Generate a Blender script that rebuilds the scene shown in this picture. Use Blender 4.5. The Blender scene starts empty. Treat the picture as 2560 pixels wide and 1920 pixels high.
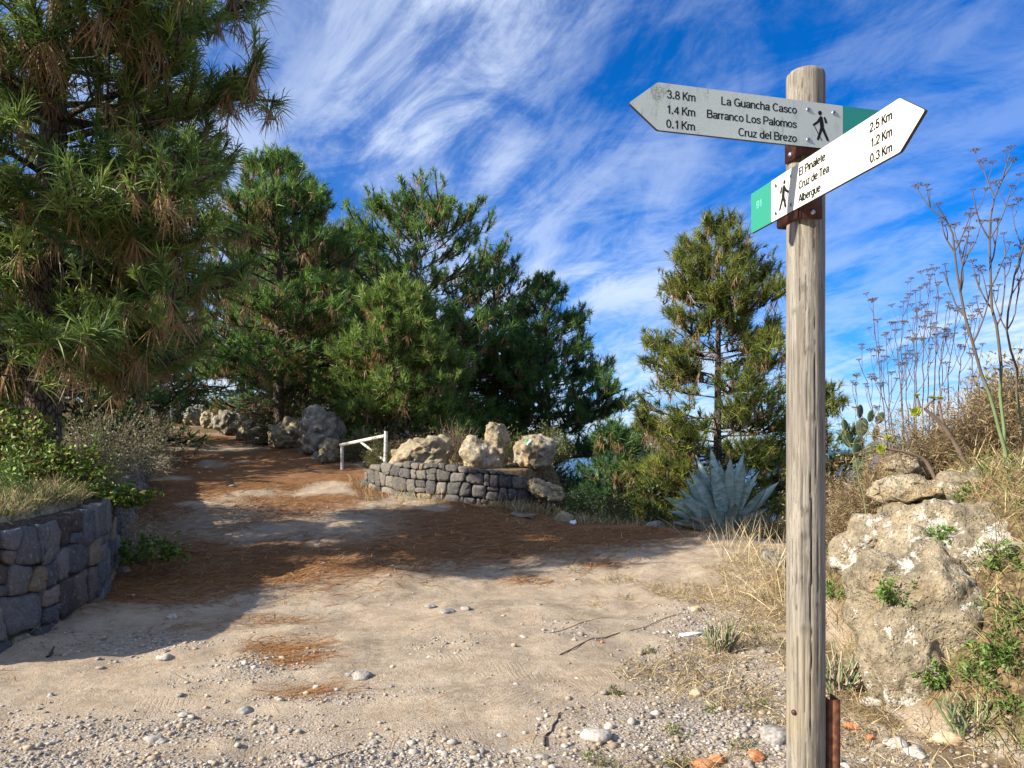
import bpy, math, random
import numpy as np
from mathutils import Vector, Matrix

# ------------------------------------------------------------------ camera, sky, sun, exposure
SC = bpy.context.scene
COL = SC.collection
R = math.radians
RNG = np.random.default_rng(7)
random.seed(7)

CAM_H = 1.6
F, CX, HZ = 1920.0, 1280.0, 1122.0          # lens and horizon measured on the 2560 px wide photograph
cam_d = bpy.data.cameras.new('camera')
cam = bpy.data.objects.new('camera', cam_d); COL.objects.link(cam)
cam.location = (0, 0, CAM_H); cam.rotation_euler = (R(90), 0, 0)
cam_d.sensor_width = 36.0; cam_d.lens = 36.0 * F / 2560.0
cam_d.shift_y = (HZ - 960.0) / 2560.0
cam_d.clip_start = 0.05; cam_d.clip_end = 60000
SC.camera = cam
SC.view_settings.view_transform = 'Standard'
SC.view_settings.look = 'None'
SC.view_settings.gamma = 1.0
SC.view_settings.use_curve_mapping = False
SC.view_settings.exposure = 1.05

SUN_AZ, SUN_EL = 22.0, 30.0                  # degrees behind the left-hand side, degrees above the horizon
S = Vector((-math.cos(R(SUN_AZ)) * math.cos(R(SUN_EL)), -math.sin(R(SUN_AZ)) * math.cos(R(SUN_EL)), math.sin(R(SUN_EL))))
sun_d = bpy.data.lights.new('sun', 'SUN'); sun_d.energy = 5.0; sun_d.angle = R(0.53); sun_d.color = (1.0, 0.905, 0.765)
sun = bpy.data.objects.new('sun', sun_d); COL.objects.link(sun)
sun.rotation_euler = S.to_track_quat('Z', 'Y').to_euler(); sun.location = (-20, -8, 20)

W = bpy.data.worlds.new('World'); SC.world = W; W.use_nodes = True
def build_world():
    nt = W.node_tree; N = nt.nodes; Lk = nt.links
    N.clear()
    def nd(t, **k):
        n = N.new(t)
        for a, b in k.items(): setattr(n, a, b)
        return n
    def mth(op, a, b=None, clamp=False):
        n = nd('ShaderNodeMath', operation=op, use_clamp=clamp)
        for i, v in enumerate((a, b)):
            if v is None: continue
            if isinstance(v, (int, float)): n.inputs[i].default_value = v
            else: Lk.new(v, n.inputs[i])
        return n.outputs[0]
    sky = nd('ShaderNodeTexSky'); sky.sky_type = 'NISHITA'; sky.sun_disc = False
    sky.sun_elevation = R(SUN_EL); sky.sun_rotation = math.atan2(S.x, S.y)
    sky.altitude = 600; sky.air_density = 1.0; sky.dust_density = 0.3; sky.ozone_density = 3.0
    hs = nd('ShaderNodeHueSaturation'); hs.inputs['Saturation'].default_value = 1.12; hs.inputs['Value'].default_value = 1.0
    tint = nd('ShaderNodeMix', data_type='RGBA', blend_type='MULTIPLY'); tint.inputs[0].default_value = 1.0; tint.inputs[7].default_value = (0.27, 0.60, 1.08, 1)
    Lk.new(sky.outputs[0], tint.inputs[6]); Lk.new(tint.outputs[2], hs.inputs['Color'])
    tc = nd('ShaderNodeTexCoord'); sx = nd('ShaderNodeSeparateXYZ'); Lk.new(tc.outputs['Generated'], sx.inputs[0])
    zc = mth('ADD', mth('MAXIMUM', sx.outputs[2], 0.0), 0.34)
    px, py = mth('DIVIDE', sx.outputs[0], zc), mth('DIVIDE', sx.outputs[1], zc)
    cv = nd('ShaderNodeCombineXYZ'); Lk.new(px, cv.inputs[0]); Lk.new(py, cv.inputs[1])
    def noise(scale, detail, rough, dist, rot, sc, off):
        r_ = nd('ShaderNodeMapping'); r_.inputs['Rotation'].default_value = (0, 0, rot); Lk.new(cv.outputs[0], r_.inputs[0])
        m = nd('ShaderNodeMapping'); m.inputs['Scale'].default_value = sc; m.inputs['Location'].default_value = off
        Lk.new(r_.outputs[0], m.inputs[0])
        n = nd('ShaderNodeTexNoise'); n.inputs['Scale'].default_value = scale; n.inputs['Detail'].default_value = detail
        n.inputs['Roughness'].default_value = rough; n.inputs['Distortion'].default_value = dist
        Lk.new(m.outputs[0], n.inputs['Vector']); return n.outputs[0]
    def ramp(v, a, b):
        n = nd('ShaderNodeMapRange', interpolation_type='SMOOTHSTEP'); n.inputs[1].default_value = a; n.inputs[2].default_value = b
        Lk.new(v, n.inputs[0]); return n.outputs[0]
    big = noise(0.75, 3, 0.5, 0.6, R(62), (0.7, 1.25, 1), (1.9, 0.4, 0))      # which parts of the sky hold cloud
    fib = noise(2.5, 13, 0.66, 1.0, R(62), (0.62, 1.45, 1), (0.3, 2.1, 0))    # combed fibres
    puf = noise(6.5, 13, 0.68, 0.7, R(40), (0.8, 1.25, 1), (3.0, 1.0, 0))     # fine mottling
    cov = ramp(big, 0.35, 0.62)
    f1 = ramp(mth('ADD', mth('MULTIPLY', fib, 0.62), mth('MULTIPLY', puf, 0.38)), 0.385, 0.61)
    dens = mth('ADD', mth('MULTIPLY', cov, mth('ADD', mth('MULTIPLY', f1, 0.85), 0.16)), mth('MULTIPLY', f1, 0.22), True)
    low = ramp(sx.outputs[2], 0.30, -0.02)                                     # more cloud seen through more air near the horizon
    dens = mth('ADD', dens, mth('MULTIPLY', low, mth('ADD', mth('MULTIPLY', f1, 0.30), 0.14)), True)
    dens = mth('MULTIPLY', dens, 0.92)
    mx = nd('ShaderNodeMix', data_type='RGBA'); Lk.new(dens, mx.inputs[0]); Lk.new(hs.outputs[0], mx.inputs[6])
    mx.inputs[7].default_value = (5.6, 6.3, 7.4, 1)
    bg = nd('ShaderNodeBackground'); bg.inputs[1].default_value = 0.080
    Lk.new(mx.outputs[2], bg.inputs[0])
    out = nd('ShaderNodeOutputWorld'); Lk.new(bg.outputs[0], out.inputs[0])
build_world()

# ------------------------------------------------------------------ small helpers
def P(px, py, Y):
    """A surveyed point: direction measured on the photograph, distance Y judged from known sizes."""
    return np.array([(px - CX) / F * Y, Y, CAM_H - (py - HZ) / F * Y])

def smooth(a, b, x):
    t = np.clip((x - a) / (b - a), 0, 1); return t * t * (3 - 2 * t)

def _h(ix, iy, iz, seed):
    n = (ix * 374761393 + iy * 668265263 + iz * 2147483647 + seed * 1274126177) & 0xffffffff
    n = ((n ^ (n >> 13)) * 1274126177) & 0xffffffff
    return ((n ^ (n >> 16)) & 0xffff) / 65535.0
def vnoise(p, seed=0):
    p = np.asarray(p, float); i = np.floor(p).astype(np.int64); f = p - i; f = f * f * (3 - 2 * f)
    r = 0
    for dx in (0, 1):
        for dy in (0, 1):
            for dz in (0, 1):
                w = (f[:, 0] if dx else 1 - f[:, 0]) * (f[:, 1] if dy else 1 - f[:, 1]) * (f[:, 2] if dz else 1 - f[:, 2])
                r = r + w * _h(i[:, 0] + dx, i[:, 1] + dy, i[:, 2] + dz, seed)
    return r * 2 - 1
def fbm(p, oct=4, seed=0, lac=2.1, gain=0.5):
    p = np.asarray(p, float); r = 0; a = 1
    for k in range(oct): r = r + a * vnoise(p, seed + k * 17); p = p * lac; a *= gain
    return r
def n2(x, y, s, seed=0, oct=3):
    return fbm(np.stack([x * s, y * s, np.zeros_like(x) + 0.37], 1), oct, seed)

def link(o, parent=None):
    COL.objects.link(o)
    if parent is not None: o.parent = parent
    return o
def tag(o, label=None, cat=None, group=None, kind=None):
    if label: o['label'] = label
    if cat: o['category'] = cat
    if group: o['group'] = group
    if kind: o['kind'] = kind
    return o
def empty(name, loc, label=None, cat=None, group=None):
    o = bpy.data.objects.new(name, None); o.location = Vector([float(v) for v in loc]); o.empty_display_size = 0.1
    link(o); return tag(o, label, cat, group)
def mesh(name, V, faces, mat, parent=None, col=None, smooth_=False, link_=True, mats=None, loc=None):
    """faces: list of int arrays (n,3) / (n,4); V world coordinates; loc = object origin."""
    V = np.asarray(V, np.float32)
    if not isinstance(faces, (list, tuple)): faces = [faces]
    faces = [np.asarray(f, np.int32) for f in faces if len(f)]
    me = bpy.data.meshes.new(name)
    if loc is None: loc = np.zeros(3)
    pl = np.zeros(3); q = parent
    while q is not None: pl += np.array(q.location); q = q.parent
    Vl = V - np.asarray(loc, np.float32) - pl.astype(np.float32)
    me.vertices.add(len(V)); me.vertices.foreach_set('co', Vl.ravel().astype(np.float32))
    nl = sum(f.size for f in faces); nf = sum(len(f) for f in faces)
    me.loops.add(nl); me.loops.foreach_set('vertex_index', np.concatenate([f.ravel() for f in faces]))
    me.polygons.add(nf)
    tot = np.concatenate([np.full(len(f), f.shape[1], np.int32) for f in faces])
    st = np.concatenate([[0], np.cumsum(tot)[:-1]]).astype(np.int32)
    me.polygons.foreach_set('loop_start', st); me.polygons.foreach_set('loop_total', tot)
    if smooth_: me.polygons.foreach_set('use_smooth', np.ones(nf, bool))
    me.update(calc_edges=True)
    if col is not None:
        a = me.color_attributes.new('Col', 'FLOAT_COLOR', 'POINT')
        c = np.ones((len(V), 4), np.float32); c[:, :3] = col; a.data.foreach_set('color', c.ravel())
    if mat is not None: me.materials.append(mat)
    if not link_: return me
    o = bpy.data.objects.new(name, me); o.location = Vector([float(v) for v in loc])
    return link(o, parent)

class MB:
    """Collects geometry pieces into one mesh."""
    def __init__(s): s.V = []; s.F = {3: [], 4: []}; s.C = []; s.n = 0
    def add(s, V, F, col=None):
        V = np.asarray(V, float)
        for f in (F if isinstance(F, (list, tuple)) else [F]):
            f = np.asarray(f, int)
            if len(f): s.F[f.shape[1]].append(f + s.n)
        s.V.append(V)
        s.C.append(np.broadcast_to(np.asarray(col if col is not None else (0.5, 0.5, 0.5), float), (len(V), 3)))
        s.n += len(V)
    def build(s, name, mat, parent=None, smooth_=False, loc=None):
        fs = [np.concatenate(s.F[k]) for k in (3, 4) if s.F[k]]
        return mesh(name, np.concatenate(s.V), fs, mat, parent, np.concatenate(s.C), smooth_, loc=loc)

def unit(v): return v / np.maximum(np.linalg.norm(v, axis=-1, keepdims=True), 1e-9)
def rnd_dirs(n):
    v = RNG.normal(size=(n, 3)); return unit(v)

def tubes(paths, radii, k=5, cap=False):
    """paths (B,n,3), radii (B,n) -> V, quads, for B tubes at once."""
    paths = np.asarray(paths, float); radii = np.asarray(radii, float)
    B, n, _ = paths.shape
    t = np.gradient(paths, axis=1); t = unit(t)
    ref = np.where(np.abs(t[:, :1, 2:3]) > 0.8, np.array([1.0, 0.13, 0.0]), np.array([0.03, 0.0, 1.0]))
    a = unit(np.cross(t, np.broadcast_to(ref, t.shape))); b = np.cross(t, a)
    th = np.arange(k) * 2 * np.pi / k
    V = paths[:, :, None, :] + radii[:, :, None, None] * (a[:, :, None, :] * np.cos(th)[None, None, :, None] + b[:, :, None, :] * np.sin(th)[None, None, :, None])
    idx = np.arange(B * n * k).reshape(B, n, k)
    q = np.stack([idx[:, :-1, :], np.roll(idx, -1, 2)[:, :-1, :], np.roll(idx, -1, 2)[:, 1:, :], idx[:, 1:, :]], -1).reshape(-1, 4)
    return V.reshape(-1, 3), q

def strips(base, d, L, w, droop=0.0, seg=2, side=None, curl=0.0):
    """Thin tapering blades. base (N,3), d (N,3) unit, L,w (N,), droop metres of sag at the tip per metre."""
    N = len(base); L = np.broadcast_to(L, (N,)).astype(float); w = np.broadcast_to(w, (N,)).astype(float)
    droop = np.broadcast_to(droop, (N,)).astype(float)
    if side is None: side = unit(np.cross(d, rnd_dirs(N)))
    tip = base + d * L[:, None]; tip[:, 2] -= droop * L
    if seg == 1:
        V = np.stack([base - side * w[:, None] / 2, base + side * w[:, None] / 2, tip], 1).reshape(-1, 3)
        return V, np.arange(N * 3).reshape(N, 3), 3
    mid = base + d * (L * 0.55)[:, None]; mid[:, 2] -= droop * L * 0.28
    V = np.stack([base - side * w[:, None] * 0.35, base + side * w[:, None] * 0.35, mid - side * w[:, None] / 2, mid + side * w[:, None] / 2, tip], 1).reshape(-1, 3)
    o = np.arange(N)[:, None] * 5
    T = np.concatenate([o + [0, 1, 3], o + [0, 3, 2], o + [2, 3, 4]], 0)
    return V, T, 5

def leaves(base, d, L, Wd, fold=0.25, nrm=None):
    N = len(base); L = np.broadcast_to(L, (N,)).astype(float); Wd = np.broadcast_to(Wd, (N,)).astype(float)
    if nrm is None: nrm = unit(rnd_dirs(N) * 0.8 + np.array([-0.25, -0.2, 0.8]))
    s = unit(np.cross(d, nrm)); up = np.cross(s, d)
    m = base + d * (L * 0.45)[:, None]
    V = np.stack([base, m - s * Wd[:, None] / 2 + up * (Wd * fold)[:, None], m + s * Wd[:, None] / 2 + up * (Wd * fold)[:, None], base + d * L[:, None] - up * (L * 0.12)[:, None]], 1).reshape(-1, 3)
    o = np.arange(N)[:, None] * 4
    return V, np.concatenate([o + [0, 2, 3], o + [0, 3, 1]], 0), 4

_ico = {}
def ico(sub):
    if sub in _ico: return _ico[sub]
    import bmesh
    b = bmesh.new(); bmesh.ops.create_icosphere(b, subdivisions=sub, radius=1.0)
    b.verts.ensure_lookup_table()
    V = np.array([v.co[:] for v in b.verts]); T = np.array([[v.index for v in f.verts] for f in b.faces]); b.free()
    _ico[sub] = (V, T); return _ico[sub]
def box(lo, hi):
    x0, y0, z0 = lo; x1, y1, z1 = hi
    V = np.array([[x0,y0,z0],[x1,y0,z0],[x1,y1,z0],[x0,y1,z0],[x0,y0,z1],[x1,y0,z1],[x1,y1,z1],[x0,y1,z1]], float)
    return V, np.array([[0,3,2,1],[4,5,6,7],[0,1,5,4],[1,2,6,5],[2,3,7,6],[3,0,4,7]])

# ------------------------------------------------------------------ materials
def new_mat(name):
    m = bpy.data.materials.new(name); m.use_nodes = True
    nt = m.node_tree; nt.nodes.clear()
    return m, nt
class NB:
    def __init__(s, nt): s.nt = nt
    def n(s, t, **k):
        x = s.nt.nodes.new(t)
        for a, b in k.items(): setattr(x, a, b)
        return x
    def put(s, sock, v):
        if v is None: return
        if hasattr(v, 'is_linked'): s.nt.links.new(v, sock)
        elif isinstance(v, (int, float)): sock.default_value = v
        else:
            v = tuple(v); sock.default_value = v if len(v) == len(sock.default_value) else v + (1.0,)
    def math(s, op, a, b=None, clamp=False):
        x = s.n('ShaderNodeMath', operation=op, use_clamp=clamp); s.put(x.inputs[0], a); s.put(x.inputs[1], b); return x.outputs[0]
    def coord(s, kind='Object', scale=(1, 1, 1), rot=(0, 0, 0), loc=(0, 0, 0)):
        if kind == 'World': c = s.n('ShaderNodeNewGeometry').outputs['Position']
        else: c = s.n('ShaderNodeTexCoord').outputs[kind]
        m = s.n('ShaderNodeMapping'); s.put(m.inputs['Scale'], scale); s.put(m.inputs['Rotation'], rot); s.put(m.inputs['Location'], loc)
        s.nt.links.new(c, m.inputs[0]); return m.outputs[0]
    def noise(s, vec, scale, detail=4, rough=0.55, dist=0.0, out=0):
        x = s.n('ShaderNodeTexNoise'); s.put(x.inputs['Vector'], vec); s.put(x.inputs['Scale'], scale)
        s.put(x.inputs['Detail'], detail); s.put(x.inputs['Roughness'], rough); s.put(x.inputs['Distortion'], dist); return x.outputs[out]
    def voro(s, vec, scale, feature='F1', out='Distance', rand=1.0):
        x = s.n('ShaderNodeTexVoronoi', feature=feature); s.put(x.inputs['Vector'], vec); s.put(x.inputs['Scale'], scale); s.put(x.inputs['Randomness'], rand); return x.outputs[out]
    def ramp(s, v, a, b, c=0.0, d=1.0):
        x = s.n('ShaderNodeMapRange', interpolation_type='SMOOTHSTEP'); s.put(x.inputs[0], v)
        for i, q in enumerate((a, b, c, d)): x.inputs[i + 1].default_value = q
        return x.outputs[0]
    def mix(s, f, a, b, blend='MIX'):
        x = s.n('ShaderNodeMix', data_type='RGBA', blend_type=blend); s.put(x.inputs[0], f); s.put(x.inputs[6], a); s.put(x.inputs[7], b); return x.outputs[2]
    def attr(s, name, out='Color'):
        return s.n('ShaderNodeAttribute', attribute_name=name).outputs[out]
    def bump(s, h, strength=0.5, dist=0.02, normal=None):
        x = s.n('ShaderNodeBump'); s.put(x.inputs['Strength'], strength); s.put(x.inputs['Distance'], dist); s.put(x.inputs['Height'], h)
        if normal is not None: s.put(x.inputs['Normal'], normal)
        return x.outputs[0]
    def out(s, col, rough=0.8, normal=None, metal=0.0, spec=0.3, transl=0.0, tcol=None):
        p = s.n('ShaderNodeBsdfPrincipled'); s.put(p.inputs['Base Color'], col); s.put(p.inputs['Roughness'], rough)
        s.put(p.inputs['Metallic'], metal); s.put(p.inputs['Specular IOR Level'], spec)
        if normal is not None: s.put(p.inputs['Normal'], normal)
        o = s.n('ShaderNodeOutputMaterial'); sh = p.outputs[0]
        if transl > 0:
            t = s.n('ShaderNodeBsdfTranslucent'); s.put(t.inputs['Color'], tcol if tcol is not None else col)
            mx = s.n('ShaderNodeMixShader'); mx.inputs[0].default_value = transl
            s.nt.links.new(sh, mx.inputs[1]); s.nt.links.new(t.outputs[0], mx.inputs[2]); sh = mx.outputs[0]
        s.nt.links.new(sh, o.inputs[0])

def mat_plain(name, col, rough=0.6, metal=0.0, spec=0.4, var=0.15, scale=20, bump=0.0):
    m, nt = new_mat(name); b = NB(nt); v = b.coord('World')
    k = b.noise(v, scale, 5, 0.6)
    c = b.mix(b.ramp(k, 0.35, 0.65), tuple(x * (1 - var) for x in col), tuple(min(1, x * (1 + var)) for x in col))
    b.out(c, rough, b.bump(k, bump, 0.01) if bump else None, metal, spec); return m
def mat_attr(name, rough=0.6, transl=0.0, var=0.18, scale=30, spec=0.3):
    m, nt = new_mat(name); b = NB(nt); v = b.coord('World')
    k = b.noise(v, scale, 3, 0.6)
    c = b.mix(1.0, b.attr('Col'), b.mix(k, (1 - var,) * 3, (1 + var,) * 3), 'MULTIPLY')
    b.out(c, rough, None, 0, spec, transl, c); return m

M = {}
M['needle'] = mat_attr('pine_needles', 0.5, 0.36, 0.2, 6, 0.3)
M['leaf'] = mat_attr('leaves', 0.5, 0.25, 0.2, 15, 0.4)
M['dry'] = mat_attr('dry_stalks', 0.75, 0.15, 0.25, 12, 0.2)
M['twig'] = mat_attr('twigs', 0.8, 0.0, 0.3, 18, 0.2)

def mat_bark():
    m, nt = new_mat('pine_bark'); b = NB(nt)
    v = b.coord('World', (1, 1, 0.28)); e = b.voro(v, 26, 'DISTANCE_TO_EDGE'); k = b.noise(v, 30, 6, 0.65); big = b.noise(b.coord('World'), 2.5, 3)
    cr = b.ramp(e, 0.0, 0.16)
    c = b.mix(cr, (0.035, 0.024, 0.018), b.mix(k, (0.10, 0.070, 0.052), (0.22, 0.17, 0.135)))
    c = b.mix(b.ramp(big, 0.5, 0.7, 0, 0.5), c, (0.20, 0.19, 0.16))
    h = b.math('ADD', b.math('MULTIPLY', cr, 0.8), b.math('MULTIPLY', k, 0.4))
    b.out(c, 0.9, b.bump(h, 0.9, 0.03), 0, 0.15); return m
M['bark'] = mat_bark()

def mat_rock(name, base, dark, lichen=0.3, warm=0.3, sc=1.0):
    m, nt = new_mat(name); b = NB(nt); v = b.coord('World')
    k1 = b.noise(v, 3.2 * sc, 6, 0.62, 0.4); k2 = b.noise(v, 14 * sc, 8, 0.7); k3 = b.noise(v, 60 * sc, 4, 0.65)
    k4 = b.noise(b.coord('World', loc=(7, 3, 1)), 10 * sc, 10, 0.78, 0.2); pit = b.voro(v, 42 * sc)
    c = b.mix(b.ramp(k1, 0.35, 0.65), dark, base)
    c = b.mix(b.ramp(k2, 0.40, 0.68, 0, 0.7), c, tuple(min(1, x * 1.5) for x in base))
    c = b.mix(b.ramp(b.noise(b.coord('World', loc=(1, 9, 4)), 2.6 * sc, 5, 0.6), 0.56, 0.70, 0, warm), c, (0.34, 0.205, 0.06))
    c = b.mix(b.ramp(b.math('ADD', k4, b.math('MULTIPLY', b.math('SUBTRACT', b.noise(v, 1.7 * sc, 3), 0.5), 0.55)), 0.55, 0.61, 0, lichen), c, (0.66, 0.64, 0.57))
    c = b.mix(b.ramp(b.noise(b.coord('World', loc=(4, 2, 8)), 9 * sc, 6, 0.7), 0.62, 0.70, 0, lichen * 0.7), c, (0.13, 0.135, 0.06))
    c = b.mix(b.ramp(k3, 0.3, 0.52, 0.45, 0), c, tuple(x * 0.35 for x in dark))
    h = b.math('ADD', b.math('MULTIPLY', k2, 0.9), b.math('ADD', b.math('MULTIPLY', k3, 0.35), b.math('MULTIPLY', b.ramp(pit, 0.0, 0.45), 0.25)))
    b.out(c, 0.92, b.bump(h, 1.0, 0.05), 0, 0.15); return m
M['rock'] = mat_rock('bank_rock', (0.33, 0.275, 0.19), (0.17, 0.145, 0.10), 0.9, 0.35)
M['boulder'] = mat_rock('boulder_rock', (0.40, 0.335, 0.22), (0.21, 0.175, 0.12), 0.35, 0.6)
M['boulder_grey'] = mat_rock('grey_boulder_rock', (0.27, 0.245, 0.19), (0.12, 0.115, 0.10), 0.4, 0.35)

def mat_stone(name, sc=1.0):
    m, nt = new_mat(name); b = NB(nt); v = b.coord('World')
    k1 = b.noise(v, 9 * sc, 6, 0.65); k2 = b.noise(v, 45 * sc, 6, 0.7); k4 = b.noise(b.coord('World', loc=(5, 1, 2)), 16 * sc, 8, 0.75)
    c = b.mix(1.0, b.attr('Col'), b.mix(k1, (0.6,) * 3, (1.4,) * 3), 'MULTIPLY')
    c = b.mix(b.ramp(k4, 0.555, 0.63, 0, 0.6), c, (0.38, 0.38, 0.36))
    c = b.mix(b.ramp(k2, 0.28, 0.5, 0.5, 0), c, (0.02, 0.02, 0.02))
    b.out(c, 0.9, b.bump(b.math('ADD', k2, b.math('MULTIPLY', k1, 1.0)), 1.0, 0.04), 0, 0.2); return m
M['wallstone'] = mat_stone('wall_stone'); M['mortar'] = mat_plain('dark_mortar', (0.07, 0.058, 0.045), 0.95, 0, 0.1, 0.4, 25, 0.6)
M['pebble'] = mat_attr('pebbles', 0.85, 0.0, 0.3, 60, 0.2)

def mat_wood():
    m, nt = new_mat('weathered_wood'); b = NB(nt)
    v = b.coord('World'); vs = b.coord('World', (1, 1, 0.035)); 
    warp = b.noise(b.coord('World', (1, 1, 0.22)), 7, 4, 0.55, 1.2)
    cmb = b.n('ShaderNodeVectorMath', operation='ADD'); b.put(cmb.inputs[0], vs)
    sc_ = b.n('ShaderNodeVectorMath', operation='SCALE'); cw = b.n('ShaderNodeCombineXYZ'); b.put(cw.inputs[0], warp); b.put(cw.inputs[1], warp); b.nt.links.new(cw.outputs[0], sc_.inputs[0]); sc_.inputs['Scale'].default_value = 0.05
    b.nt.links.new(sc_.outputs[0], cmb.inputs[1]); g = cmb.outputs[0]
    fine = b.noise(g, 170, 5, 0.7); mid = b.noise(g, 60, 4, 0.6); big = b.noise(b.coord('World', (1, 1, 0.5)), 5, 5, 0.6)
    c = b.mix(b.ramp(mid, 0.34, 0.66), (0.165, 0.148, 0.12), (0.30, 0.275, 0.23))
    c = b.mix(b.ramp(fine, 0.30, 0.55, 0.75, 0), c, (0.07, 0.058, 0.045))
    c = b.mix(b.ramp(big, 0.52, 0.72, 0, 0.55), c, (0.27, 0.215, 0.125))
    c = b.mix(b.ramp(b.noise(b.coord('World', (1, 1, 0.5), loc=(3, 3, 3)), 6, 5, 0.6), 0.58, 0.72, 0, 0.5), c, (0.16, 0.155, 0.15))
    c = b.mix(1.0, c, b.attr('Col'), 'MULTIPLY')
    b.out(c, 0.85, b.bump(b.math('ADD', fine, mid), 0.55, 0.004), 0, 0.2); return m
M['wood'] = mat_wood()

def mat_sign(name, col, dirt):
    m, nt = new_mat(name); b = NB(nt)
    v = b.coord('World'); vs = b.coord('World', (1, 1, 0.3))
    k = b.noise(vs, 26, 7, 0.7, 0.4); big = b.noise(b.coord('World', loc=(2, 5, 1)), 6.5, 3, 0.5); sp = b.noise(v, 130, 3, 0.6)
    f = b.math('MULTIPLY', b.ramp(k, 0.46, 0.72), b.ramp(big, 0.45, 0.68))
    f = b.math('MULTIPLY', b.math('MULTIPLY', f, dirt), b.ramp(sp, 0.3, 0.6))
    c = b.mix(b.ramp(k, 0.3, 0.7, 0, 0.12 * min(1, dirt)), col, tuple(x * 0.7 for x in col))
    c = b.mix(f, c, (0.13, 0.14, 0.08))
    b.out(c, 0.42, None, 0, 0.45); return m
M['sign_white'] = mat_sign('sign_white_paint', (0.60, 0.60, 0.53), 0.45)
M['sign_dirty'] = mat_sign('sign_algae_paint', (0.50, 0.56, 0.53), 1.0)
M['sign_green'] = mat_sign('sign_green_paint', (0.03, 0.25, 0.175), 0.35)
M['sign_teal'] = mat_sign('sign_teal_paint', (0.02, 0.26, 0.22), 0.2)
M['ink'] = mat_plain('sign_black_print', (0.012, 0.012, 0.012), 0.6, 0, 0.15, 0.1)
M['ghost'] = mat_plain('sign_faded_print', (0.10, 0.42, 0.34), 0.5, 0, 0.3, 0.1)
M['edge'] = mat_plain('sign_edge', (0.045, 0.04, 0.045), 0.6)
M['steel_rust'] = mat_plain('rusty_steel', (0.16, 0.062, 0.028), 0.75, 0.1, 0.3, 0.35, 40, 0.4)
M['bracket'] = mat_plain('brown_painted_steel', (0.075, 0.03, 0.025), 0.55, 0.2, 0.4, 0.25, 30, 0.2)
M['zinc'] = mat_plain('galvanised_bolt', (0.45, 0.47, 0.50), 0.35, 0.9, 0.5, 0.2, 60)
M['barrier'] = mat_plain('white_barrier_paint', (0.58, 0.57, 0.53), 0.5, 0, 0.4, 0.35, 30)
M['blaze_white'] = mat_plain('white_blaze_paint', (0.80, 0.80, 0.78), 0.6)
M['blaze_green'] = mat_plain('green_blaze_paint', (0.05, 0.36, 0.10), 0.6)
M['plastic'] = mat_plain('white_plastic', (0.78, 0.80, 0.82), 0.4)
M['brick'] = mat_plain('orange_brick', (0.52, 0.19, 0.085), 0.9, 0, 0.2, 0.3, 30, 0.5)
M['cactus'] = mat_plain('cactus_green', (0.045, 0.075, 0.035), 0.6, 0, 0.3, 0.3, 14)

def mat_agave():
    m, nt = new_mat('agave_leaf'); b = NB(nt); v = b.coord('World')
    k = b.noise(b.coord('World', (1, 1, 2.6)), 7, 4, 0.6, 0.6)
    c = b.mix(b.ramp(k, 0.38, 0.62), b.attr('Col'), (0.34, 0.45, 0.41))
    b.out(c, 0.5, None, 0, 0.4); return m
M['agave'] = mat_agave()

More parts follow.
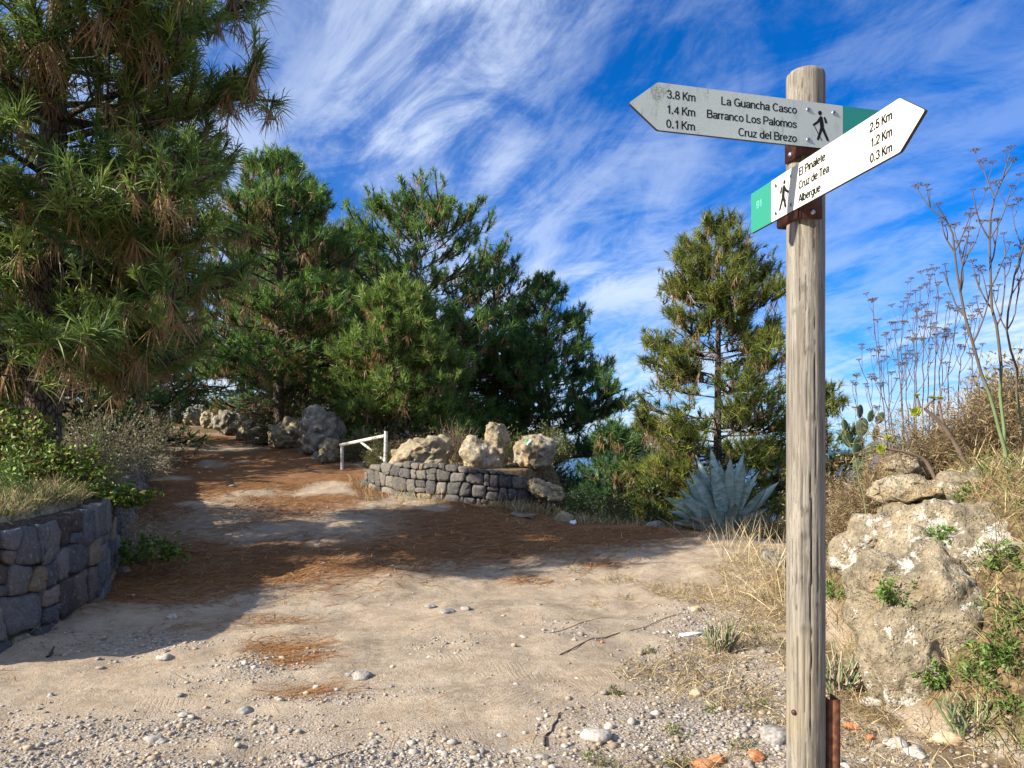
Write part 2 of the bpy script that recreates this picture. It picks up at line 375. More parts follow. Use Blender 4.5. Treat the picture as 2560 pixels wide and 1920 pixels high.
def mat_ground():
    m, nt = new_mat('dirt_ground'); b = NB(nt); v = b.coord('World')
    a = b.attr('Mask'); sep = b.n('ShaderNodeSeparateColor'); b.put(sep.inputs[0], a)
    need, grav, veg = sep.outputs[0], sep.outputs[1], sep.outputs[2]
    trk = b.attr('Track', 'Fac')
    k0 = b.noise(v, 0.55, 4, 0.55); k1 = b.noise(v, 2.3, 6, 0.62); k2 = b.noise(v, 16, 6, 0.68); k3 = b.noise(v, 90, 4, 0.7)
    dirt = b.mix(b.ramp(k1, 0.34, 0.66), (0.25, 0.195, 0.135), (0.44, 0.36, 0.262))
    dirt = b.mix(b.ramp(k0, 0.40, 0.64, 0, 0.6), dirt, (0.39, 0.30, 0.205))
    dirt = b.mix(b.ramp(k2, 0.42, 0.66, 0, 0.5), dirt, (0.50, 0.425, 0.33))
    gr = b.voro(v, 95, 'F1', 'Color'); grs = b.n('ShaderNodeSeparateColor'); b.put(grs.inputs[0], gr); gd = b.voro(v, 95)
    grit = b.math('MULTIPLY', b.ramp(gd, 0.42, 0.28), b.ramp(grs.outputs[1], 0.55, 0.75))          # embedded grit
    dirt = b.mix(b.math('MULTIPLY', grit, 0.8), dirt, b.mix(grs.outputs[0], (0.24, 0.21, 0.18), (0.56, 0.51, 0.44)))
    dirt = b.mix(b.ramp(k3, 0.32, 0.50, 0.65, 0), dirt, (0.14, 0.105, 0.072))
    gcol = b.voro(v, 55, 'F1', 'Color'); gs = b.n('ShaderNodeSeparateColor'); b.put(gs.inputs[0], gcol)
    gv = b.voro(v, 55)
    gravel = b.mix(gs.outputs[0], (0.26, 0.235, 0.21), (0.52, 0.49, 0.45))
    gravel = b.mix(b.ramp(gv, 0.42, 0.75), gravel, (0.13, 0.105, 0.08))
    c = b.mix(b.math('MULTIPLY', grav, b.ramp(k2, 0.34, 0.56)), dirt, gravel)
    st1 = b.noise(b.coord('World', (14, 70, 20), (0, 0, 0.3)), 1.3, 5, 0.7, 1.5); st2 = b.noise(b.coord('World', (75, 16, 20), (0, 0, -0.5)), 1.2, 5, 0.7, 1.5)
    ns = b.math('MAXIMUM', st1, st2)
    ncol = b.mix(b.ramp(ns, 0.46, 0.70), (0.14, 0.068, 0.032), (0.40, 0.205, 0.085))
    ncol = b.mix(b.ramp(k1, 0.5, 0.75, 0, 0.5), ncol, (0.33, 0.225, 0.14))
    nm = b.ramp(b.math('ADD', need, b.math('MULTIPLY', b.math('SUBTRACT', k2, 0.5), 0.9)), 0.30, 0.72)
    c = b.mix(nm, c, ncol)
    vcol = b.mix(b.ramp(k2, 0.4, 0.62), (0.085, 0.060, 0.034), (0.24, 0.175, 0.095))
    c = b.mix(b.ramp(b.math('ADD', veg, b.math('MULTIPLY', b.math('SUBTRACT', k2, 0.5), 0.7)), 0.3, 0.7), c, vcol)
    def wave(rot, sc):
        w = b.n('ShaderNodeTexWave', wave_type='BANDS'); b.put(w.inputs['Vector'], b.coord('World', rot=(0, 0, rot)))
        w.inputs['Scale'].default_value = sc; w.inputs['Distortion'].default_value = 2.6; w.inputs['Detail'].default_value = 2; w.inputs['Detail Scale'].default_value = 2.2
        return b.ramp(w.outputs['Fac'], 0.04, 0.30)
    tp = b.ramp(b.noise(b.coord('World', loc=(9, 2, 0)), 2.4, 4, 0.6), 0.50, 0.60)
    tsel = b.ramp(b.noise(b.coord('World', loc=(2, 7, 0)), 0.9, 2), 0.46, 0.54)
    tw = b.mix(tsel, wave(R(38), 8.5), wave(R(-14), 9.5))
    tmask = b.math('MULTIPLY', trk, tp)
    h = b.math('ADD', b.math('MULTIPLY', k2, 0.5), b.math('MULTIPLY', k3, 0.28))
    h = b.math('ADD', h, b.math('MULTIPLY', b.math('MULTIPLY', b.math('SUBTRACT', 1.0, gv), grav), 0.5))
    h = b.math('ADD', h, b.math('MULTIPLY', grit, 0.22))
    h = b.math('ADD', h, b.math('MULTIPLY', b.math('MULTIPLY', ns, need), 0.7))
    n1 = b.bump(h, 1.0, 0.028)
    tb = b.math('MULTIPLY', b.math('SUBTRACT', tw, 1.0), tmask)
    b.out(c, 0.95, b.bump(tb, 0.55, 0.010, n1), 0, 0.1); return m
M['ground'] = mat_ground()

# ------------------------------------------------------------------ terrain
CTRL = np.array([
    (-4.05,6.0,0),(-4.16,7.8,.04),(-5.9,12,.57),(-7.6,16.5,1.1),(-10.7,23,1.74),(-13.9,30,2.57),
    (-12.6,31,2.6),(-7.25,24,1.75),(-4.0,17.5,1.25),(-2.5,14.5,.75),(-.9,13.2,.62),(.34,13,.52),(1.08,13,.33),(2.54,13.2,.22),(3.55,11,.36),
    (-2.9,9.5,.22),(0,10,.15),(0,6.4,0),(1.75,8,.02),(-5.3,15,1.0),(0,4,0),(-4,4,-.02),(3,4,.05),(0,0,0),(-4,0,0),(4,0,.05),(0,-6,-.1),(-8,-6,-.1),(8,-6,.1),(6,8,.3),(8,4,.2),
    (-1,17,1.25),(-3,20,1.45),(-3,26,1.3),(-6,28,1.9),(1,16,.0),(1.5,18,-1.2),(3,16,-1.2),(3.5,20,-2.4),(6,18,-2.4),(8,14,-1.2),(3,26,-3.5),(10,24,-4.5),(-10,36,2.9),(-16,36,3.0),
    (-14,14,1.6),(-14,20,2.1),(-12,8,.8),(-20,30,3.2),(-10,0,.2)], float)
def _tps_fit(p, lam=0.02):
    X = p[:, :2] / 10; n = len(p); r2 = ((X[:, None] - X[None]) ** 2).sum(-1)
    K = 0.5 * r2 * np.log(r2 + 1e-9) + lam * np.eye(n); Q = np.c_[np.ones(n), X]
    A = np.block([[K, Q], [Q.T, np.zeros((3, 3))]])
    return np.linalg.solve(A, np.r_[p[:, 2], np.zeros(3)])
_tw = _tps_fit(CTRL)
def base_z(x, y):
    X = np.stack([x, y], 1) / 10; z = _tw[-3] + X @ _tw[-2:]
    for i, c in enumerate(CTRL[:, :2] / 10):
        r2 = ((X - c) ** 2).sum(1); z = z + _tw[i] * 0.5 * r2 * np.log(r2 + 1e-9)
    return z
def pdist(x, y, poly):
    d = np.full(len(x), 1e9)
    for (x0, y0), (x1, y1) in zip(poly[:-1], poly[1:]):
        dx, dy = x1 - x0, y1 - y0; t = np.clip(((x - x0) * dx + (y - y0) * dy) / (dx * dx + dy * dy), 0, 1)
        d = np.minimum(d, np.hypot(x - x0 - t * dx, y - y0 - t * dy))
    return d
def inside(x, y, poly):
    r = np.zeros(len(x), bool); n = len(poly)
    for i in range(n):
        x0, y0 = poly[i]; x1, y1 = poly[(i + 1) % n]
        if y0 == y1: continue
        c = (y0 > y) != (y1 > y); r ^= c & (x < (x1 - x0) * (y - y0) / (y1 - y0) + x0)
    return r
WALL = [(-12, 4.9), (-5.4, 5.35), (-4.35, 5.62), (-4.06, 6.05), (-4.02, 6.6), (-4.16, 7.8), (-5.9, 12), (-7.6, 16.5), (-10.7, 23), (-13.9, 30), (-17, 36)]
BANK = [(4.2, -3.0), (3.1, 2.5), (2.6, 3.5), (2.2, 4.35), (2.35, 5.2), (2.95, 7.5), (3.5, 9.5), (4.2, 11.5), (5.6, 13.2), (8, 14.5)]
MIDW = [P(905, 1205, 14.9)[:2], P(955, 1235, 14.4)[:2], P(1040, 1258, 13.9)[:2], P(1160, 1266, 13.6)[:2], P(1270, 1262, 13.7)[:2], P(1345, 1250, 14.0)[:2], P(1405, 1236, 14.7)[:2]]
MIDW = [tuple(p) for p in MIDW]
def wall_step(y): return np.interp(y, [4, 8, 12, 16.5, 23, 30, 36], [1.02, 1.0, .66, .5, .4, .35, .3])
def ground_z(x, y, fine=True):
    x = np.atleast_1d(np.asarray(x, float)); y = np.atleast_1d(np.asarray(y, float))
    r = np.hypot(x + 3, y - 14)
    xc = np.clip(x, -26, 16); yc = np.clip(y, -14, 44)
    z = base_z(xc, yc)
    far = np.clip(-0.10 * x - 0.13 * y + 1.0, -58, 22) + 3 * n2(x, y, 0.02, 5)
    w = smooth(18, 46, r); z = z * (1 - w) + far * w
    dl = pdist(x, y, WALL); inl = inside(x, y, WALL + [(-60, 60), (-60, 4.0)])
    z = z + np.where(inl, wall_step(y) * smooth(0.10, 0.22, dl) + 0.16 * np.clip(dl - 0.3, 0, 4), 0) * (1 - w)
    db = pdist(x, y, BANK); inb = inside(x, y, BANK + [(40, 20), (40, -3.0)])
    rise = np.interp(y, [2, 4, 5, 6.8, 9, 11.5, 13.5], [.5, .9, 1.3, 1.4, .9, .35, .1])
    z = z + np.where(inb, rise * smooth(-0.05, 1.0, db) + 0.06 * np.clip(db, 0, 4), 0) * (1 - w)
    # little terrace held by the middle wall
    dm = pdist(x, y, MIDW); REST = [MIDW[-1], (1.35, 14.9), (1.5, 16.4), (-1.0, 18), (-3.2, 17.4), MIDW[0]]
    inm = inside(x, y, MIDW + REST[1:-1]); dr = pdist(x, y, REST)
    z = z + np.where(inm, np.maximum(1.20 + .05 * (y - 14.2) - z, 0) * smooth(0.12, 0.3, dm) * smooth(0.0, .7, dr), 0)
    if fine:
        near = 1 - w
        z = z + near * (0.05 * n2(x, y, 0.7, 11, 3) + 0.022 * n2(x, y, 3.0, 23, 3) + np.where(inb & (db > .1), 0.09 * n2(x, y, 1.9, 31, 3), 0) + 0.007 * n2(x, y, 11.0, 41, 2))
    return z
def gz(x, y): return float(ground_z([x], [y])[0])
def gp(px, Y):
    X = (px - CX) / F * Y; return np.array([X, Y, gz(X, Y)])

def axis(dense, lo, hi, step):
    a, b = dense; core = np.arange(a, b + 1e-6, step); up = [b]; s = step
    while up[-1] < hi: s *= 1.13; up.append(up[-1] + s)
    dn = [a]; s = step
    while dn[-1] > lo: s *= 1.13; dn.append(dn[-1] - s)
    return np.concatenate([dn[:0:-1], core, up[1:]])

def masks(x, y):
    nn = n2(x, y, 0.55, 61, 4); n3 = n2(x, y, 1.7, 71, 3)
    need = 0.0 + 0.74 * smooth(6.6, 9.0, y + 0.55 * (-x - 2.5)) * smooth(2.9, 1.9, x - 0.05 * y) 
    need = need * smooth(-0.55, 0.15, nn + 0.25)
    need = need * (1 - 0.75 * np.exp(-(((x + 2.6) / 0.9) ** 2 + ((y - 11.6) / 1.3) ** 2)))     # the worn, bare crown of the road
    need = need * (1 - 0.6 * np.exp(-(((x + 4.6) / 0.8) ** 2 + ((y - 11.6) / 1.6) ** 2)))
    need = need * (1 - 0.75 * np.exp(-(((x - 0.3) / 1.6) ** 2 + ((y - 8.6) / 1.1) ** 2)))
    for (a, b_, ra, rb, k) in [(-1.9, 6.25, .42, .3, .95), (-1.62, 5.85, .3, .25, .75), (-1.38, 5.15, .34, .2, .95), (-2.3, 7.05, .5, .22, .8), (-2.6, 6.9, .6, .25, .6), (.15, 9.0, .8, .3, .7), (1.0, 9.6, .9, .35, .6), (.3, 7.6, .5, .15, .45), (-.2, 10.3, 1.6, .5, .8), (-1.0, 9.3, .8, .25, .5)]:
        need = np.maximum(need, k * np.exp(-(((x - a) / ra) ** 2 + ((y - b_) / rb) ** 2)) * (0.75 + 0.5 * n3))
    grav = np.zeros_like(x)
    for (a, b_, ra, rb, k) in [(-2.1, 4.55, 1.3, .28, .9), (-1.25, 5.0, .5, .16, .8), (-.55, 4.0, .8, .25, 1.), (-2.2, 3.9, 1.2, .35, .9), (1.2, 4.3, .75, .8, 1.), (1.5, 5.3, .6, .9, .9), (1.6, 6.6, .6, .8, .7), (-1.9, 5.7, .4, .4, .6), (-3, 6.4, 1.0, .35, .4), (.4, 6.7, .5, .4, .35), (-.6, 6.4, .6, .3, .4), (-3.9, 11.8, .8, .5, .6), (1.8, 3.4, .6, .8, 1.)]:
        grav = np.maximum(grav, k * np.exp(-(((x - a) / ra) ** 2 + ((y - b_) / rb) ** 2)))
    grav = np.clip(grav + 0.35 * n3 * (grav > .05), 0, 1)
    inb = inside(x, y, BANK + [(40, 20), (40, -3.0)]); db = pdist(x, y, BANK)
    veg = np.where(inb, smooth(-.1, .35, db), 0) + np.where(~inb, 0.62 * smooth(1.25, .1, db) * smooth(-.25, .45, n3 + .1), 0)
    inl = inside(x, y, WALL + [(-60, 60), (-60, 4.0)]); dl = pdist(x, y, WALL)
    veg = np.maximum(veg, np.where(inl, smooth(.1, .4, dl), 0))
    edge = 13.2 + np.interp(x, [-9, -4, -2.3, -1, .5, 2.5, 4], [14, 4.6, 1.5, .55, .3, .1, -1.5])
    veg = np.maximum(veg, smooth(-.2, .4, y - edge) * (x > -12))
    veg = np.maximum(veg, smooth(20, 34, np.hypot(x + 5, y - 14)))
    trk = np.exp(-(((x - .05) / .75) ** 2 + ((y - 5.2) / 1.6) ** 2)) + .7 * np.exp(-(((x + 1.0) / 1.0) ** 2 + ((y - 4.3) / .5) ** 2)) + .8 * np.exp(-(((x + 2.4) / 1.4) ** 2 + ((y - 5.3) / .45) ** 2)) + .6 * np.exp(-(((x - .5) / .4) ** 2 + ((y - 4.2) / .6) ** 2))
    return need * (1 - veg), grav * (1 - .6 * veg), np.clip(veg, 0, 1), np.clip(trk, 0, 1)

def build_ground():
    xs = axis((-8.0, 4.6), -420, 420, 0.05); ys = axis((2.4, 16.0), -140, 620, 0.05)
    X, Y = np.meshgrid(xs, ys); x, y = X.ravel(), Y.ravel()
    z = ground_z(x, y)
    nx, ny = len(xs), len(ys); idx = np.arange(nx * ny).reshape(ny, nx)
    q = np.stack([idx[:-1, :-1], idx[:-1, 1:], idx[1:, 1:], idx[1:, :-1]], -1).reshape(-1, 4)
    o = mesh('ground', np.stack([x, y, z], 1), q, M['ground'], smooth_=True)
    need, grav, veg, trk = masks(x, y)
    a = o.data.color_attributes.new('Mask', 'FLOAT_COLOR', 'POINT')
    a.data.foreach_set('color', np.stack([need, grav, veg, np.ones_like(veg)], 1).astype(np.float32).ravel())
    t = o.data.attributes.new('Track', 'FLOAT', 'POINT'); t.data.foreach_set('value', trk.astype(np.float32))
    tag(o, 'dusty tan dirt track with gravel and fallen pine needles', None, None, 'structure')
build_ground()

def build_sea():
    m, nt = new_mat('sea_water'); b = NB(nt); v = b.coord('World')
    k = b.noise(v, 0.02, 6, 0.6)
    b.out(b.mix(k, (0.015, 0.075, 0.14), (0.03, 0.12, 0.20)), 0.35, b.bump(b.noise(v, 0.3, 5, 0.6), 0.4, 0.6), 0, 0.5)
    n = 48; a = np.arange(n) * 2 * np.pi / n; rr = np.array([30., 400, 2500, 12000, 40000])
    V = np.concatenate([np.stack([r * np.cos(a), r * np.sin(a) + 100, np.full(n, -50.)], 1) for r in rr])
    i = np.arange(len(rr) * n).reshape(len(rr), n)
    q = np.stack([i[:-1], np.roll(i, -1, 1)[:-1], np.roll(i, -1, 1)[1:], i[1:]], -1).reshape(-1, 4)
    tag(mesh('sea', V, q, m), 'blue sea far below beyond the pines', None, None, 'structure')
build_sea()

# ------------------------------------------------------------------ dry-stone walls, stone by stone
def clip_poly(poly, n, c):
    out = []; m = len(poly)
    for i in range(m):
        a, b = poly[i], poly[(i + 1) % m]; da, db = a @ n - c, b @ n - c
        if da <= 0: out.append(a)
        if da * db < 0: out.append(a + (b - a) * (da / (da - db)))
    return out
def poly_at(poly, s):
    pts = np.array(poly, float); seg = np.diff(pts, axis=0); ln = np.hypot(seg[:, 0], seg[:, 1]); cs = np.r_[0, np.cumsum(ln)]
    s = np.clip(np.asarray(s, float), 0, cs[-1] - 1e-6)
    i = np.searchsorted(cs, s, 'right') - 1; t = (s - cs[i]) / ln[i]
    p = pts[i] + seg[i] * t[..., None]; tn = seg / ln[:, None]
    return p, cs[-1], i, tn
def wall_frame(poly, s):
    """position and outward normal (right-hand side of travel), softened at corners"""
    p, Lt, _, _ = poly_at(poly, s); e = 0.12
    a = poly_at(poly, np.asarray(s) - e)[0]; b = poly_at(poly, np.asarray(s) + e)[0]
    t = unit(b - a); return p, np.stack([t[..., 1], -t[..., 0]], -1)
def stone_wall(name, label, poly, height, row_h, stone_w, palette, thick, seed, buried=0.14, noutl=14, gap=0.011, bulge=0.03):
    rng = np.random.default_rng(seed)
    Lt = poly_at(poly, [0.])[1]
    p0, _ = wall_frame(poly, np.array([Lt * .3])); root = empty(name, (p0[0][0], p0[0][1], gz(*p0[0])), label, 'wall')
    Hmax = max(height(s) for s in np.linspace(0, Lt, 20)) + .1
    wav = lambda s, k: row_h * .30 * float(vnoise(np.array([[s / stone_w * .75, k * 7.7 + seed, .5]]), seed)[0])
    cells = []; t = -buried; rr = 0
    while t < Hmax:
        rh = row_h * rng.uniform(.65, 1.4); t1 = t + rh; s = -stone_w * rng.uniform(0, 1); j0 = (s, s)
        bot = lambda q, t=t, k=rr: t + wav(q, k); top = lambda q, t=t1, k=rr + 1: t + wav(q, k)
        while s < Lt + .1:
            w = stone_w * rng.choice([.55, .8, 1.0, 1.2, 1.55], p=[.16, .22, .27, .22, .13]) * rng.uniform(.88, 1.12); jb, jt = s + w + rng.normal(0, .14) * row_h, s + w + rng.normal(0, .17) * row_h
            L_, R_ = j0, (jb, jt)
            def quad(f0, f1, L_=L_, R_=R_, bot=bot, top=top):
                lo = lambda q: bot(q) + (top(q) - bot(q)) * f0; hi = lambda q: bot(q) + (top(q) - bot(q)) * f1
                sb = np.linspace(L_[0] + (L_[1] - L_[0]) * f0, R_[0] + (R_[1] - R_[0]) * f0, 3); st = np.linspace(R_[0] + (R_[1] - R_[0]) * f1, L_[0] + (L_[1] - L_[0]) * f1, 3)
                return np.array([(q, lo(q)) for q in sb] + [(q, hi(q)) for q in st])
            if rng.random() < .2 and w < stone_w * 1.3:
                f = rng.uniform(.3, .7); cells.append(quad(0, f)); cells.append(quad(f, 1))
            else: cells.append(quad(0, 1))
            j0 = R_; s += w
        t = t1; rr += 1
    bottom = lambda s: -buried
    mc = MB(); ss = np.arange(0, Lt, .1); pp, nn = wall_frame(poly, ss)
    zb = ground_z(pp[:, 0] + nn[:, 0] * .1, pp[:, 1] + nn[:, 1] * .1, False); hh = np.array([height(s) for s in ss])
    for k, (d_, dt) in enumerate([(0.0, -.3), (0.0, 'top'), (-thick, 'top')]):
        top = zb + hh - .03 if dt == 'top' else zb + dt
        mc.V.append(np.c_[pp + nn * (-.045 + d_), top])
    n = len(ss); V = np.concatenate(mc.V); i = np.arange(3 * n).reshape(3, n)
    q = np.stack([i[:-1, :-1], i[:-1, 1:], i[1:, 1:], i[1:, :-1]], -1).reshape(-1, 4)
    mesh('mortar_core', V, q, M['mortar'], root, np.full((3 * n, 3), .05))
    zi = lambda s: np.interp(s, ss, zb)
    cnt = 0
    for cell in cells:
        c0 = cell.mean(0)
        if c0[0] < 0 or c0[0] > Lt or c0[1] > height(c0[0]) + row_h * .2: continue
        hs = height(c0[0]) + rng.normal(0, .010); pg = clip_poly([p for p in cell], np.array([0, 1.0]), hs)
        pg = clip_poly(pg, np.array([-1.0, 0]), 0.0) if len(pg) > 2 else pg
        if len(pg) < 3: continue
        pg = np.array(pg); c_ = pg.mean(0); wd, ht = np.ptp(pg[:, 0]), np.ptp(pg[:, 1])
        if wd < .05 or ht < .04: continue
        pg = c_ + (pg - c_) * np.array([1 - 2 * gap / wd, 1 - 2 * gap / ht]); pg = pg + rng.normal(0, .035, pg.shape) * min(wd, ht)
        for _ in range(1):   # round the corners
            a = pg * .80 + np.roll(pg, -1, 0) * .20; b_ = pg * .20 + np.roll(pg, -1, 0) * .80
            pg = np.stack([a, b_], 1).reshape(-1, 2)
        seg = np.roll(pg, -1, 0) - pg; L = np.hypot(seg[:, 0], seg[:, 1]); cs = np.r_[0, np.cumsum(L)]
        tt = np.linspace(0, cs[-1], noutl, endpoint=False); ii = np.clip(np.searchsorted(cs, tt, 'right') - 1, 0, len(L) - 1)
        pg = pg[ii] + seg[ii] * ((tt - cs[ii]) / np.maximum(L[ii], 1e-9))[:, None]
        c = pg.mean(0); dep = rng.uniform(-.012, .02); bl = bulge * rng.uniform(.5, 1.3); sz = min(np.ptp(pg[:, 0]), np.ptp(pg[:, 1]))
        rings = [(1.0, -.11), (1.0, dep - .004), (.945, dep + bl * .55), (.6, dep + bl * .85)]
        pts = []; dd = []
        for (k_, d_) in rings:
            pts.append(c + (pg - c) * k_); dd.append(np.full(len(pg), d_) + (rng.normal(0, .004 + sz * .015, len(pg)) if d_ > 0 and k_ < 1 else 0))
        pts.append(c[None]); dd.append(np.array([dep + bl * rng.uniform(.8, 1.15)]))
        pts = np.concatenate(pts); dd = np.concatenate(dd)
        q2, nn2 = wall_frame(poly, np.clip(pts[:, 0], 0, Lt))
        V = np.c_[q2 + nn2 * dd[:, None], zi(pts[:, 0]) + pts[:, 1]]
        m = len(pg); i = np.arange(4 * m).reshape(4, m)
        q = np.stack([i[:-1], np.roll(i, -1, 1)[:-1], np.roll(i, -1, 1)[1:], i[1:]], -1).reshape(-1, 4)
        tr = np.stack([i[3], np.roll(i[3], -1), np.full(m, 4 * m)], 1)
        w = np.array([x[3] for x in palette]); pc = palette[rng.choice(len(palette), p=w / w.sum())]
        col = np.array(pc[:3]) * rng.uniform(.75, 1.3)
        mesh('stone', V, [tr, q], M['wallstone'], root, np.broadcast_to(col, (len(V), 3)), True)
        cnt += 1
    return root
BASALT = [(.155, .162, .172, 5), (.115, .122, .136, 4), (.215, .213, .21, 3), (.12, .10, .095, 1.2), (.30, .255, .18, 1.2), (.24, .20, .18, .8), (.20, .20, .20, 1.5)]
LW = [(-4.62, 5.50), (-4.22, 5.75), (-4.06, 6.05), (-4.02, 6.6), (-4.10, 7.3), (-4.16, 7.75), (-4.3, 8.15), (-5.9, 12), (-6.9, 14.6)]
_L = poly_at(LW, [0.])[1]
stone_wall('stone_wall', 'dark basalt retaining wall with large fitted stones below the big pine', LW,
           lambda s: float(np.interp(s, [0, 2.8, 3.2, 6.8, _L], [1.02, 1.0, 1.03, .68, .5])), .30, .27, BASALT, .22, 3, noutl=22, gap=.006, bulge=.024)
MIDP = [(.15, .14, .13, 4), (.20, .185, .165, 4), (.26, .235, .20, 3), (.11, .108, .105, 2), (.32, .25, .155, 1)]
stone_wall('stone_wall', 'low curved rubble stone wall under the three pale boulders', MIDW,
           lambda s: float(np.interp(s, [0, .5, 1.1, 2.0, 3.0, 3.6, 4.4], [.2, .5, .63, .67, .64, .6, .5])), .195, .205, MIDP, .4, 14, noutl=18, gap=.0055, bulge=.024)

# ------------------------------------------------------------------ boulders
def rock_mesh(rx, ry, rz, seed, sub=5, facets=9, rough=0.10, rotz=0.0, tilt=(0, 0), flat=0.0):
    rng = np.random.default_rng(seed); V, T = ico(sub); V = V.copy()
    nrm = unit(rng.normal(size=(facets, 3))); 
    for n_, c in zip(nrm, rng.uniform(.62, .9, facets)):
        d = V @ n_ - c; V = V - n_ * (np.clip(d, 0, None) * .88)[:, None]
    base = unit(V)
    k = 1 + rough * (1.3 * fbm(V * 1.6 + seed * 3.1, 3, seed) ) + rough * .55 * fbm(V * 5 + seed, 3, seed + 5) + rough * .25 * (np.abs(vnoise(V * 9 + seed, seed + 9)) - .4)
    V = V * k[:, None]
    V = V * np.array([rx, ry, rz])
    ax, ay = tilt; 
    for (a, i, j) in ((ax, 1, 2), (ay, 2, 0), (rotz, 0, 1)):
        c, s_ = math.cos(a), math.sin(a); p = V[:, i] * c - V[:, j] * s_; q = V[:, i] * s_ + V[:, j] * c; V[:, i] = p; V[:, j] = q
    return V, T
def boulder(name, label, cat, c, r, seed, mat='boulder', group=None, **k):
    V, T = rock_mesh(*r, seed, **k)
    o = mesh(name, V + np.asarray(c), T, M[mat], None, None, True, loc=np.asarray(c)); crag(o.data, np.asarray(c), seed, min(1.3, max(r) * 2.4))
    return tag(o, label, cat, group)
def crag(me, off, seed, amp=1.0):
    """weathered relief: broken ledges, pits and knobs pushed along the normals"""
    n = len(me.vertices); co = np.zeros(n * 3); me.vertices.foreach_get('co', co); co = co.reshape(-1, 3); nr = np.zeros(n * 3); me.vertices.foreach_get('normal', nr); nr = nr.reshape(-1, 3)
    p = co + off; w = p + .10 * np.stack([fbm(p * 3 + 5, 2, seed), fbm(p * 3 + 9, 2, seed + 1), fbm(p * 3 + 13, 2, seed + 2)], 1)
    d = .050 * fbm(w * 4.5, 3, seed + 3) - .050 * np.clip(.32 - np.abs(vnoise(w * 4.0, seed + 4)), 0, 1) + .020 * fbm(w * 15, 3, seed + 5) - .030 * np.clip(vnoise(w * 11, seed + 6) - .35, 0, 1)
    co += nr * (amp * d)[:, None]; me.vertices.foreach_set('co', co.ravel()); me.update()
def lumpy(name, label, cat, parts, seed, mat, sub=4, vox=0.022, amp=1.0):
    """one boulder grown from several overlapping lumps, remeshed into one skin"""
    b = MB()
    for i, (c, r, kw) in enumerate(parts):
        V, T = rock_mesh(*r, seed + i, sub=sub, **kw); b.add(V + np.asarray(c), T)
    c0 = np.mean([p[0] for p in parts], 0)
    o = b.build(name, M[mat], None, True, loc=c0)
    m = o.modifiers.new('join', 'REMESH'); m.mode = 'VOXEL'; m.voxel_size = vox; m.use_smooth_shade = True
    bpy.context.view_layer.update(); me = bpy.data.meshes.new_from_object(o.evaluated_get(bpy.context.evaluated_depsgraph_get()))
    o.modifiers.clear(); old = o.data; o.data = me; bpy.data.meshes.remove(old); crag(me, np.array(o.location), seed, amp)
    if not me.materials: me.materials.append(M[mat])
    return tag(o, label, cat)

# three on the middle wall
c = P(1050, 1140, 14.5); boulder('boulder', 'long flat-topped pale boulder on the rubble wall beside the white barrier', 'boulder', c + [0, .35, -.02], (.66, .5, .36), 21, facets=8, tilt=(0, -.16), rough=.12)
c = P(1180, 1140, 14.4)
lumpy('boulder', 'two-humped boulder with ochre left edge and upright grey shoulder on the rubble wall', 'boulder',
      [(P(1190, 1135, 14.3) + [0, .3, 0], (.32, .32, .34), dict(facets=9, rough=.1)), (P(1240, 1110, 14.5) + [0, .35, -.02], (.24, .3, .54), dict(facets=10, rough=.12, rotz=.3)), (P(1225, 1165, 14.4) + [0, .3, 0], (.33, .3, .22), dict(facets=8))], 33, 'boulder')
c = P(1328, 1128, 14.3); rb = boulder('boulder', 'round buff boulder with a white and green paint mark on the rubble wall', 'boulder', c + [0, .35, -.04], (.43, .42, .37), 47, facets=7, rough=.08)
def on_surface(o, px, py):
    d = Vector(((px - CX) / F, 1.0, (HZ - py) / F)).normalized(); og = Vector((0, 0, CAM_H)) - o.location
    ok, loc, nor, _ = o.ray_cast(og, d); return (loc, nor) if ok else (None, None)
bpy.context.view_layer.update()
def blaze(o, px, py, w, h, ang, mat, name, lift):
    loc, nor = on_surface(o, px, py)
    if loc is None: return
    up = Vector((math.sin(ang), 0, math.cos(ang))); sd = nor.cross(up).normalized(); up = sd.cross(nor).normalized()
    n = 5; V = []
    for i in range(n):
        for j in range(3):
            p = loc + up * (h * (i / (n - 1) - .5)) + sd * (w * (j / 2 - .5)); ok, q, nn, _ = o.closest_point_on_mesh(p); V.append((q + nn * lift)[:])
    idx = np.arange(n * 3).reshape(n, 3); q = np.stack([idx[:-1, :-1], idx[:-1, 1:], idx[1:, 1:], idx[1:, :-1]], -1).reshape(-1, 4)
    mesh(name, np.array(V) + np.array(o.location), q, M[mat], o)
blaze(rb, 1319, 1104, .11, .10, .75, 'blaze_green', 'green_paint_mark', .006)
blaze(rb, 1321, 1106, .035, .16, .75, 'blaze_white', 'white_paint_mark', .011)

# the row along the right edge of the road, near to far
ROADB = [
    (825, 1132, 17.6, (.22, .26, .30), 'boulder', 'small yellowish boulder standing against the white barrier'),
    (798, 1150, 18.1, (.17, .22, .20), 'boulder_grey', 'low lichen-grey boulder wedged behind the small yellowish one'),
    (795, 1095, 18.9, (.46, .5, .62), 'boulder_grey', 'tallest dark grey hump-backed boulder of the roadside row'),
    (728, 1072, 20.5, (.52, .5, .42), 'boulder', 'broad tan boulder with a dark hollow beside the bare sapling'),
    (650, 1062, 23.4, (.40, .42, .34), 'boulder_grey', 'dark rounded boulder between two pale ones in the roadside row'),
    (617, 1052, 24.9, (.38, .4, .42), 'boulder', 'pale craggy boulder leaning beside the dark rounded one'),
    (572, 1048, 27.0, (.42, .4, .46), 'boulder_grey', 'mossy grey boulder below the brown shrub'),
    (525, 1046, 29.0, (.36, .36, .34), 'boulder', 'tan boulder below the yellow-green shrub at the track bend'),
    (492, 1042, 30.6, (.42, .4, .42), 'boulder_grey', 'shaded farthest boulder of the roadside row by the metal posts')]
